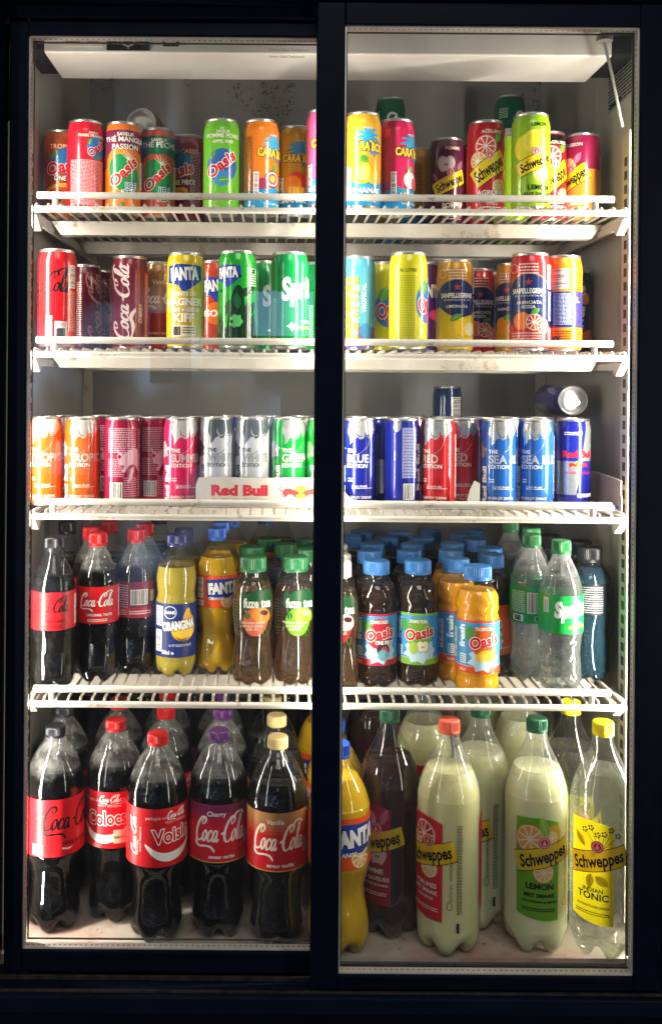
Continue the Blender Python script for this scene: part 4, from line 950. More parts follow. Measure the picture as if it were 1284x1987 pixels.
def sch_label(c, fr, lines, u0=0, ink=WHITE):
    def f(A, z0, z1, R):
        A.poly([(u0-38,64),(u0-20,60),(u0+2,57),(u0+24,57),(u0+24,196),(u0+12,200),(u0-8,203),(u0-38,201)], c)
        if fr == 'apple': A.apple(u0-16,176,20,HX('B83A58'),HX('E6B8BE')); A.apple(u0+4,128,15,HX('C8506A'),HX('ECD4D0')); A.leaf(u0+14,186,26,12,1.2,HX('D06A88'),HX('F0C8D0'))
        elif fr == 'citrus': A.citrus(u0-6,176,20,HX('F0968C'),HX('D8402E')); A.citrus(u0+2,130,15,HX('E8C04A'),HX('EED47A')); A.citrus(u0-24,160,14,HX('F0A83A'),HX('F0B850'))
        elif fr == 'lemon': A.citrus(u0-18,172,21,HX('EAA024'),HX('F0B43A')); A.ell(u0+14,174,13,20,HX('EDB83A'),-.3); A.citrus(u0+13,175,10,HX('F0C03A'),HX('F2CC6A')); A.leaf(u0+2,190,34,14,1.9,HX('A8D05A'),HX('EEF8C8')); A.citrus(u0+1,126,15,HX('EDB83A'),HX('F2CC6A'))
        else:
            for k in range(6):
                A.ribbon([(u0-6,152),(u0-4+k*4,172),(u0-16+k*9,188+5*math.sin(k*2))],[.8,.7,.5],HX('3A3410'))
                for j in range(5): A.ell(u0-16+k*9+3*math.cos(j*1.3),188+5*math.sin(k*2)+3*math.sin(j*1.3),1.4,1.4,HX('3A3410'))
            A.leaf(u0-22,174,24,9,2.2,HX('D8BC10'),HX('3A3410')); A.leaf(u0+8,120,22,13,-.6,HX('C8B010'),HX('3A3410')); A.leaf(u0-8,118,22,11,-1.7,HX('C8B010'),HX('3A3410'))
        A.L += 1; band_schweppes(A, u0+2, 148, 84, 27, .26); medal(A, u0+2, 168, 9)
        v = 106
        for t, h in lines: A.text(t, u0-4, v, h, ink, bold=.03); v -= h*1.6
        A.fine(u0-28,70,u0+18,76,ink,2,3)
        for s in (1, -1):   # ingredients column round the side, printed straight on the plastic
            A.fine(u0+44,70,u0+52,196,HX('3A3A34'),60,3)
        A.text('ZUTATEN / INGREDIENTS', u0+36, 120, 4, HX('3A3A34'), rot=PI/2, w=64); A.ring(u0+34,82,4,6,.8,HX('3A3A34')); A.rect(u0+44,44,u0+48,58,HX('24303A'))
        A.poly([(u0+112,70),(u0+60+30,66),(u0+60+30,196),(u0+112,198)], c)
    return f
BOTTLE = {
 'ck_zero': ('coke50','pet','cola','111013',lab_coke(HX('C8161E'),HX('190C0E'),ex_small('ZERO CUKRU',HX('2A0C0E'))),None),
 'ck_red': ('coke50','petmist','cola','D81C22',lab_coke(HX('D0141C'),WHITE,ex_small('ORIGINAL TASTE',WHITE)),None),
 'ck_cherback': ('coke50','petmist','cola','CE1A22',lambda A,z0,z1,R: (A.rect(-200,z0,200,z1,HX('7A1636')), ex_back(A,z0,z1,R)),None),
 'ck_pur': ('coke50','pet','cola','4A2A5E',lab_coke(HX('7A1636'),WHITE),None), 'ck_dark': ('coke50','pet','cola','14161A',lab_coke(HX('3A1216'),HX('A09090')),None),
 'or_b': ('orang','pet','pulp','2A3470',lab_orang,None), 'fa_b': ('fanta50','pet','yelorange','2A62C0',lab_fanta,None),
 'fz_peach': ('fuze','pet','tea','1E6238',None,lab_fuze(HX('E8744A'),HX('F0A03A'),('THÉ NOIR GLACÉ','SAVEUR PÊCHE','ICED TEA'),True)),
 'fz_lime': ('fuze','pet','tea','1E6238',None,lab_fuze(HX('7AB82A'),HX('9CC83A'),('THÉ VERT GLACÉ','CITRON VERT','MENTHE'),False)),
 'fz_white': ('fuze','pet','tea','D8D4CC',None,lab_fuze(HX('C82A2A'),HX('E8E0D8'),('THÉ NOIR GLACÉ','FRUITS ROUGES','ICED TEA'),True)),
 'oa_piece': ('oasis','pet','darktea','3474B8',lab_oasis(HX('B8203E'),HX('B8243A'),'POMME CASSIS',piece=True),None),
 'oa_pear': ('oasis','pet','pear','3474B8',lab_oasis(HX('7AAE2E'),HX('7AAE2E'),'POMME POIRE'),None),
 'oa_trop': ('oasis','pet','orange','3A80C6',lab_oasis(HX('E0501A'),HX('E0581E'),'TROPICAL'),None),
 'oa_tea': ('oasis','pet','darktea','3474B8',lab_oasis(HX('D0561E'),HX('B8321E'),'THÉ PÊCHE',ice=True),None),
 'sp_b': ('coke50','petmist','clear','23783A',lab_sprite,None,dimples), 'sp_back': ('coke50','petmist','clear','2F7A48',lab_spriteback,None,dimples),
 'pw_b': ('power','pet','blue','17181B',lab_power,None),
 'cb_zero': ('coke125','bigmist','cola','20242A',lab_zero125,None), 'cb_coloc': ('coke125','bigmist','cola','D2181E',lab_share('Colocs',True),None),
 'cb_voisin': ('coke125','bigmist','cola','D8181E',lab_share('Voisin',False),None),
 'cb_cherry': ('coke125','bigmist','cola','5E2A70',lab_flav(HX('74204C'),HX('CE1A2A'),HX('F2E6E4'),'Cherry','saveur cerise'),None),
 'cb_vanilla': ('coke125','pet','cola','CDB67C',lab_flav(HX('B8824A'),HX('C8141E'),HX('F4E6D0'),'Vanille','saveur vanille'),None),
 'cb_dark': ('coke125','pet','cola','20242A',None,None),
 'fb': ('fanta125','pet','yelorange','2450B8',lab_fanta,None),
 'sw_pomme': ('schw','pet','apple','1F5A3C',None,sch_label(HX('B01F3C'),'apple',(('POMME',7),('AUX SAVEURS',5.5),('NATURELLES DE POMME',3)))),
 'sw_agr': ('schw','bigmist','cloudy2','E8644A',None,sch_label(HX('D8323E'),'citrus',(('AGRUMES',6),('MET SMAAK',5.5),('VAN CITRUS',3.5)))),
 'sw_lemon': ('schw','bigmist','cloudy','1F6A44',None,sch_label(HX('7AB51E'),'lemon',(('LEMON',8),('MET SMAAK',5.5),('VAN CITROEN & LIMOEN',3)),ink=HX('16240C'))),
 'sw_tonic': ('schw','pet','tonic','EFD616',None,sch_label(HX('F0DC10'),'tonic',(('INDIAN',5.5),('TONIC',9),('EXTRAITS D\'ECORCES',3)),ink=HX('2A260C'))),
 'sw_clear': ('schw','bigmist','cloudy','2F7A54',None,None),
}
_lab = {}
def label_mesh(kind):
    if kind not in _lab:
        B = BOTTLE[kind]; b = BOT[B[0]]; R = max(r for r, z in b['p']); z0, z1 = b['lab']
        f = B[4] or B[5]; me = None
        if f:
            A = Art(); f(A, z0, z1, R)
            if B[4]:      # full sleeve: first rect is the film colour
                me = wrap_mesh('bottle_label', A, b['p'], 48, z0, z1, R, M['film'], A.c[0], off0=.35)
            else: me = wrap_mesh('bottle_label', A, b['p'], 48, z0, z1, R, M['filmt'], None, off0=.9 if B[0] == 'fuze' else .25)
        _lab[kind] = me
    return _lab[kind]
def make_bottle(kind, loc, rz, label, group=None):
    B = BOTTLE[kind]; tw = B[6] if len(B) > 6 else None
    r = empty('drink_bottle', loc, rz, label, 'bottle', group)
    link('bottle_wall', shell_mesh(B[0], B[1], tw), r); link('drink', liq_mesh(B[0], B[2], tw), r); link('bottle_cap', cap_mesh(B[0], B[3]), r)
    lm = label_mesh(kind)
    if lm: link('bottle_label', lm, r)
    return r

# ------------------------------------------------------------------ the fridge: cabinet, doors, cooling unit, rails
XL, XR = -0.385, 0.542; YB = 0.66; ZF = -0.81; ZC = 0.68
fr = empty('drinks_fridge', (0.08, 0.3, 0), 0, 'black two-door sliding glass drinks fridge with white lit inside', 'fridge')
off = Vector((-0.08, -0.3, Z0))
def fpart(mb, name, mats, parent=fr, **k):
    o = mb.obj(name, mats, parent, **k)
    if parent is fr: o.location = off
    return o
m = MB(); m.box(XL, XR, YB, YB+.03, ZF, ZC); fpart(m, 'back_panel', M['back'])
m = MB(); m.box(XL-.03, XL, .059, YB+.03, ZF-.02, ZC); fpart(m, 'side_panel', M['wall'])
m = MB(); m.box(XR, XR+.03, .059, YB+.03, ZF-.02, ZC); fpart(m, 'side_panel', M['wall'])
m = MB(); m.box(XL, XR, .062, YB, ZF-.02, ZF); fpart(m, 'floor_panel', M['ifloor'])
m = MB(); m.box(XL-.03, XR+.03, .062, YB+.03, ZC, ZC+.03); fpart(m, 'ceiling_panel', M['wall'])
# black outer cabinet: shell round the back, front surround, sill and kick panel
m = MB()
m.box(-.455, XL-.031, .0, .70, -Z0, .78); m.box(XR+.031, .615, .0, .70, -Z0, .78)
m.box(XL-.031, XR+.031, .0, .70, ZC+.031, .78); m.box(XL-.031, XR+.031, YB+.031, .70, -Z0, ZC+.031)
m.box(XL-.031, XR+.031, .05, YB+.031, -Z0, ZF-.021)
fpart(m, 'cabinet_body', M['cab'], bevel=.002)
m = MB()   # front surround the doors slide in
m.box(-.456, -.381, -.006, .058, -.80, .53); m.box(.5345, .616, -.006, .058, -.80, .53)
m.box(-.456, .616, -.006, .058, .533, .70); m.box(-.3806, .0500, .024, .0285, .515, .5322); m.box(-.3806, -.3740, .0250, .0530, .505, .5315); m.box(-.353, .502, .054, .061, .52, .533); m.box(-.3805, -.3545, .0532, .0556, -.80, .5325); m.box(.5035, .5340, .0502, .0526, -.80, .5325)
fpart(m, 'front_surround', M['frame'], bevel=.0015)
m = MB(); m.box(-.456, .616, -.012, .062, -.846, -.823); fpart(m, 'sill', M['cab'], bevel=.002)
m = MB(); m.box(-.38, .534, -.004, .0005, -.8226, -.8196); m.box(-.38, .534, .0235, .0275, -.8226, -.8165); m.box(-.38, .534, .054, .061, -.8226, -.8155); fpart(m, 'door_track', M['dust'], bevel=.0006)
m = MB(); m.box(-.44, .60, .03, .055, -Z0+.02, -.85); fpart(m, 'kick_panel', M['cab'])

def door(x0, x1, gx0, gx1, gz0, gz1, z0, z1, y):
    d = MB()
    D = .022
    d.box(x0, gx0, y, y+D, z0, z1); d.box(gx1, x1, y, y+D, z0, z1)
    d.box(gx0, gx1, y, y+D, gz1, z1); d.box(gx0, gx1, y, y+D, z0, gz0)
    root = fpart(d, 'door', M['frame'], bevel=.0018)
    g = MB(); g.box(gx0-.004, gx1+.004, y+.0035, y+.0042, gz0-.004, gz1+.004); g.box(gx0-.004, gx1+.004, y+.0185, y+.0192, gz0-.004, gz1+.004)
    # two single sheets: keep only the front face of each
    g = MB()
    for yy in (y+.0040, y+.0185): g.add([(gx0-.0005,yy,gz0-.0005),(gx1+.0005,yy,gz0-.0005),(gx1+.0005,yy,gz1+.0005),(gx0-.0005,yy,gz1+.0005)], [(0,1,2,3)])
    fpart(g, 'glass_pane', M['glass'], root)
    # aluminium spacer between the two panes, with its row of drying holes
    s = MB(); t = .0022; a, b = y+.0052, y+.0172
    s.box(gx0, gx0+t, a, b, gz0, gz1); s.box(gx1-t, gx1, a, b, gz0, gz1); s.box(gx0+t, gx1-t, a, b, gz1-t, gz1); s.box(gx0+t, gx1-t, a, b, gz0, gz0+t)
    s.mi = 1
    n = int((gx1-gx0)/.0075)
    for i in range(n):
        x = gx0+t+(i+.5)*(gx1-gx0-2*t)/n; ym = (a+b)/2
        for zz in (gz1-t-.00015, gz0+t+.00015): s.add([(x-.0013,ym-.001,zz),(x+.0013,ym-.001,zz),(x+.0013,ym+.001,zz),(x-.0013,ym+.001,zz)], [(0,1,2,3)])
    n = int((gz1-gz0)/.0075)
    for i in range(n):
        z = gz0+t+(i+.5)*(gz1-gz0-2*t)/n; ym = (a+b)/2
        for xx in (gx0+t+.00015, gx1-t-.00015): s.add([(xx,ym-.001,z-.0013),(xx,ym+.001,z-.0013),(xx,ym+.001,z+.0013),(xx,ym-.001,z+.0013)], [(0,1,2,3)])
    fpart(s, 'spacer_bar', [M['spacer'], M['slot']], root)
    k = MB(); e = .0016   # thin black gasket line at the inner pane
    k.box(gx0+.003, gx1-.003, y+.0195, y+.0215, gz1-.0048, gz1-.0030); k.box(gx0+.003, gx1-.003, y+.0195, y+.0215, gz0+.0048, gz0+.0066)
    k.box(gx1-.0046, gx1-.0030, y+.0195, y+.0215, gz0+.0066, gz1-.0048); k.box(gx0+.0030, gx0+.0046, y+.0195, y+.0215, gz0+.0066, gz1-.0048)
    fpart(k, 'gasket', M['black'], root)
    return root
dl = door(-.3735, .092, -.348, .060, -.786, .4935, -.8155, .513, .030)
dr = door(.0535, .5335, .092, .495, -.7996, .4998, -.8185, .531, .0005)
dr['label'] = 'front sliding door, overlapping the other'
def flat_text(st, x, y, z, h, col, parent, name, mats, n='y'):
    vs, fs, isl = raw_text(st, .0); s = h/CAPH
    g = MB(); g.add([(x+p[0]*s, y, z+p[1]*s) for p in vs], fs); return fpart(g, name, mats, parent)
M['etch'] = mat('etched_grey', (.16,.16,.16), .6)
flat_text('Safety Glass Tempered', -.012, .0335, .474, .0040, None, dl, 'etched_mark', M['etch'])
flat_text('Safety Glass Tempered', -.012, .0481, .470, .0036, None, dl, 'etched_mark', M['etch'])

# lamp tubes behind the door stiles
for x, yy in ((.5365, .0605), (-.3795, .0620), (.0730, .0600)):
    t = MB(); t.tube([(x, yy, -.78), (x, yy, .38)], .0036, 10); fpart(t, 'lamp_tube', M['lamp'], smooth=True)

# cooling unit across the top
u = MB(); y0, y1, zb = .128, .250, .503
u.prism([(y0,zb+.002),(y0+.002,zb),(y1,zb+.001),(y1,ZC-.001),(y0,ZC-.001)], 'x', -.350, .500)
cu = fpart(u, 'cooling_unit', M['unit'], bevel=.002)
u = MB(); u.box(-.384, -.352, .14, .252, .512, .67); fpart(u, 'unit_gap_shade', M['black'], cu); u = MB(); u.box(.502, .541, .14, .252, .512, .67); fpart(u, 'unit_gap_shade', M['black'], cu)  # black boxes stand in for the shade in the gaps beside the unit
u = MB(); u.mi = 0; u.box(-.256, -.192, y0-.0022, y0-.0002, zb+.0035, .56); 
cp = fpart(u, 'control_panel', M['black'], cu, bevel=.0004)
u = MB()
vs = []; fs = []
for i in range(25):
    a = PI+PI*i/24; vs += [(-.224+.0115*math.cos(a), y0-.0028, .5235+.0115*math.sin(a)), (-.224+.0100*math.cos(a), y0-.0028, .5235+.0100*math.sin(a))]
for i in range(24): fs.append((2*i,2*i+1,2*i+3,2*i+2))
u.add(vs, fs); u.box(-.255,-.238, y0-.0030, y0-.0024, .5160, .5175); u.box(-.211,-.194, y0-.0030, y0-.0024, .5160, .5175)
fpart(u, 'dial_ring', M['unit'], cp)
for st, x, z in (('7', -.2405, .5155), ('6', -.2105, .5155), ('0', -.2253, .5085)): flat_text(st, x, y0-.0032, z, .0042, None, cp, 'dial_mark', M['unit'])
u = MB(); u.box(-.172, -.148, y0-.004, y0-.0002, .5130, .537); sw = fpart(u, 'rocker_switch', M['black'], cu, bevel=.0006)
u = MB(); u.box(-.168, -.152, y0-.0052, y0-.0042, .5165, .533); fpart(u, 'rocker', mat('grey_rocker', (.42,.41,.38), .5), sw, bevel=.0004)
u = MB(); u.box(-.322, -.262, y0-.0012, y0-.0002, .5125, .545); st_ = fpart(u, 'paper_sticker', mottled('aged_paper', (.62,.58,.48), (.5,.45,.33), 60, .7), cu)
u = MB(); u.box(-.318, -.296, y0-.0018, y0-.0014, .518, .530); u.box(-.285, -.268, y0-.0018, y0-.0014, .518, .526); fpart(u, 'sticker_print', M['etch'], st_)

# data plate on the inner wall, metal rod and its clip, slotted rails
u = MB(); u.box(XR-.0012, XR-.0002, .150, .262, .455, .540); dp = fpart(u, 'data_plate', mat('grey_plate', (.42,.42,.42), .4, .3), bevel=.0002)
u = MB(); rd = random.Random(3)
for r in range(14):
    y = .156; z = .533-r*.0054
    while y < .254:
        ln = rd.uniform(.004, .02); u.box(XR-.0022, XR-.0016, y, min(y+ln,.256), z-.0022, z); y += ln+.003
u.box(XR-.0022, XR-.0016, .20, .25, .459, .466); fpart(u, 'plate_print', M['slot'], dp)
u = MB(); u.tube([(.478,.10,.518),(.492,.105,.47),(.511,.112,.393)], .0024, 8); rod = fpart(u, 'metal_rod', mat('grey_rod', (.30,.29,.27), .35, .5), smooth=True)
u = MB(); u.tube([(.478,.096,.514),(.478,.096,.521)], .012, 14); u.box(.471,.487,.090,.108,.519,.527); fpart(u, 'rod_clip', mat('grey_clip', (.22,.21,.2), .3, .5), rod, smooth=True)
def rail(x, y0, y1, zt, face):
    r = MB(); r.box(min(x, x+face*.016), max(x, x+face*.016), y0, y0+.010, -.79, zt)
    r.box(min(x+face*.004, x+face*.016), max(x+face*.004, x+face*.016), y0+.010, y1, -.79, zt)
    r.mi = 1; z = -.77
    while z < zt-.03:
        r.box(min(x+face*.0028, x+face*.0036), max(x+face*.0028, x+face*.0036), y0+.016, y1-.012, z, z+.013); z += .021
    fpart(r, 'slotted_rail', [M['tray'], M['slot']])
rail(.5245, .118, .160, .392, 1); rail(-.3675, .118, .160, .392, -1)
rail(.5245, .606, .640, .50, 1); rail(-.3675, .606, .640, .50, -1)
SH = {1: .272, 2: .060, 3: -.177, 4: -.451}
for sh, z in SH.items():
    for x, s in ((.523, -1), (-.366, 1)):
        b = MB(); b.prism([(.106,z-.0160),(.150,z-.0160),(.142,z-.034),(.134,z-.036)], 'x', min(x, x+s*.012), max(x, x+s*.012)); fpart(b, 'shelf_bracket', M['tray'], bevel=.001)

# ------------------------------------------------------------------ wire shelves (thing > wire_grid, front_rail, cross_bar)
def wire_shelf(z, label):
    r = empty('wire_shelf', (.08, .34, Z0+z), 0, label, 'shelf', 'white wire shelves in the fridge')
    o = Vector((-.08, -.34, 0)); x0, x1, yf, yb = -.362, .521, .092, .60; rr = .0046
    g = MB()
    c = .02
    g.tube(catmull([(x0,yb,-.0105),(x0,.3,-.0105),(x0,yf+c,-.0105),(x0+.006,yf+.006,-.0105),(x0+c,yf,-.0105),(.08,yf,-.0105),(x1-c,yf,-.0105),(x1-.006,yf+.006,-.0105),(x1,yf+c,-.0105),(x1,.3,-.0105),(x1,yb,-.0105)], 4), rr, 10)
    g.tube([(x0,yb,-.0075),(x1,yb,-.0075)], .003, 8)
    n = 50
    for i in range(n):
        x = x0+.010+(x1-x0-.020)*i/(n-1)
        g.tube([(x,yf+.001,-.0058),(x,yf+.006,-.0022),(x,yf+.02,-.0022),(x,yb,-.0022)], .0021, 6)
    link('wire_grid', g.mesh('wire_grid', M['wire'], smooth=True), r).location = o
    f = MB(); zr = .0105
    f.tube([(x0+.012,yf+.004,zr),(x1-.028,yf+.004,zr)], .0052, 10)
    for x in (x0+.038, x1-.055): f.tube([(x,yf+.004,zr),(x,yf+.004,-.009)], .0046, 8)
    link('front_rail', f.mesh('front_rail', M['wire'], smooth=True), r).location = o
    for y in (.222, .432):
        b = MB(); b.prism([(x0+.002,-.005),(x1-.002,-.005),(x1-.018,-.027),(x0+.018,-.027)], 'y', y, y+.0014)
        b.box(x0+.018, x1-.018, y+.0014, y+.022, -.027, -.0256); link('cross_bar', b.mesh('cross_bar', M['tray'], bevel=.0004), r).location = o
    for x in (x0+.004, x1-.004):
        b = MB(); b.box(x-.003, x+.003, .15, yb-.01, -.026, -.0160); link('side_arm', b.mesh('side_arm', M['tray'], bevel=.0006), r).location = o
    return r
wire_shelf(SH[1], 'topmost white wire shelf, carrying fruit drink and soda cans')
wire_shelf(SH[2], 'second white wire shelf from the top, carrying cola and Italian soda cans')
wire_shelf(SH[3], 'third white wire shelf, carrying slim energy drink cans and torn cardboard')
wire_shelf(SH[4], 'lowest white wire shelf, carrying small plastic bottles')

# ------------------------------------------------------------------ cardboard trays under the energy drink cans
M['card'] = mottled('plain_cardboard', (.36,.29,.23), (.29,.24,.195), 30, .85)
M['cardw'] = mottled('white_cardboard', (.58,.55,.50), (.50,.47,.42), 25, .7)
def flat_print(name, art, x, y, z, parent, m_):
    """print on a flat upright face looking along -y (art in mm)"""
    me = bpy.data.meshes.new(name)
    me.from_pydata([(x+u/1000, y-(l+1)*4e-5, z+v/1000) for u, v, l in art.v], [], art.f); me.materials.append(m_)
    at = me.attributes.new('ink', 'FLOAT_COLOR', 'POINT'); at.data.foreach_set('color', [c for k in art.c for c in k])
    bm = bmesh.new(); bm.from_mesh(me)
    for f in bm.faces:
        if f.normal.y > 0: f.normal_flip()
    bm.to_mesh(me); bm.free(); return link(name, me, parent)
zt = SH[3]
t1 = empty('cardboard_tray', (.10, .3, Z0+zt), 0, 'torn white cardboard drinks tray with red lettering and two bulls', 'tray', 'torn cardboard trays under the energy drink cans')
o = Vector((-.10, -.3, 0))
b = MB(); b.box(-.117, .305, .118, .50, .0003, .0016); x = link('tray_floor', b.mesh('tray_floor', M['card']), t1); x.location = o
b = MB(); pts = [(-.117,.0017),(.305,.0017),(.305,.040),(.297,.044),(.290,.030),(.286,.013),(.26,.011),(.235,.014),(.21,.010),(.17,.013),(.14,.010),(.112,.016),(.098,.034),(.094,.0455),(.02,.0465),(-.03,.0455),(-.10,.0470),(-.113,.0455),(-.117,.034)]
b.prism(pts, 'y', .1165, .1180); x = link('front_flap', b.mesh('front_flap', M['cardw']), t1); x.location = o
A = Art(); A.text('Red Bull', -52, 27, 14, HX('BE2036'), w=84, bold=.06); A.text('ENERGY DRINK', -52, 11.5, 6, HX('B02A3C'), w=82, bold=.0)
bulls_sun(A, 39, 24, 62); f2 = flat_print('flap_print', A, 0, .1165, .0, x, M['card_print'])
A = Art(); A.text('ENERGY DRINK', 204, 5.5, 5, HX('B02A3C'), w=60); flat_print('flap_print', A, 0, .1165, .0, x, M['card_print'])
t2 = empty('cardboard_tray', (.42, .3, Z0+zt), 0, 'brown cardboard tray open at the front, its side standing by the wall', 'tray', 'torn cardboard trays under the energy drink cans')
o2 = Vector((-.42, -.3, 0))
b = MB(); b.box(.308, .512, .116, .56, .0003, .0016); link('tray_floor', b.mesh('tray_floor', M['card']), t2).location = o2
b = MB(); b.prism([(.104,.0017),(.56,.0017),(.56,.050),(.30,.050),(.16,.049),(.120,.047),(.106,.046),(.108,.03),(.103,.018)], 'x', .5105, .5122); link('side_flap', b.mesh('side_flap', M['card']), t2).location = o2
b = MB(); b.prism([(.43,.0017),(.512,.0017),(.510,.008),(.49,.010),(.47,.005),(.45,.0075),(.43,.004)], 'y', .1145, .1158); link('front_flap', b.mesh('front_flap', mat('blue_printed_card', (.05,.07,.22), .6)), t2).location = o2

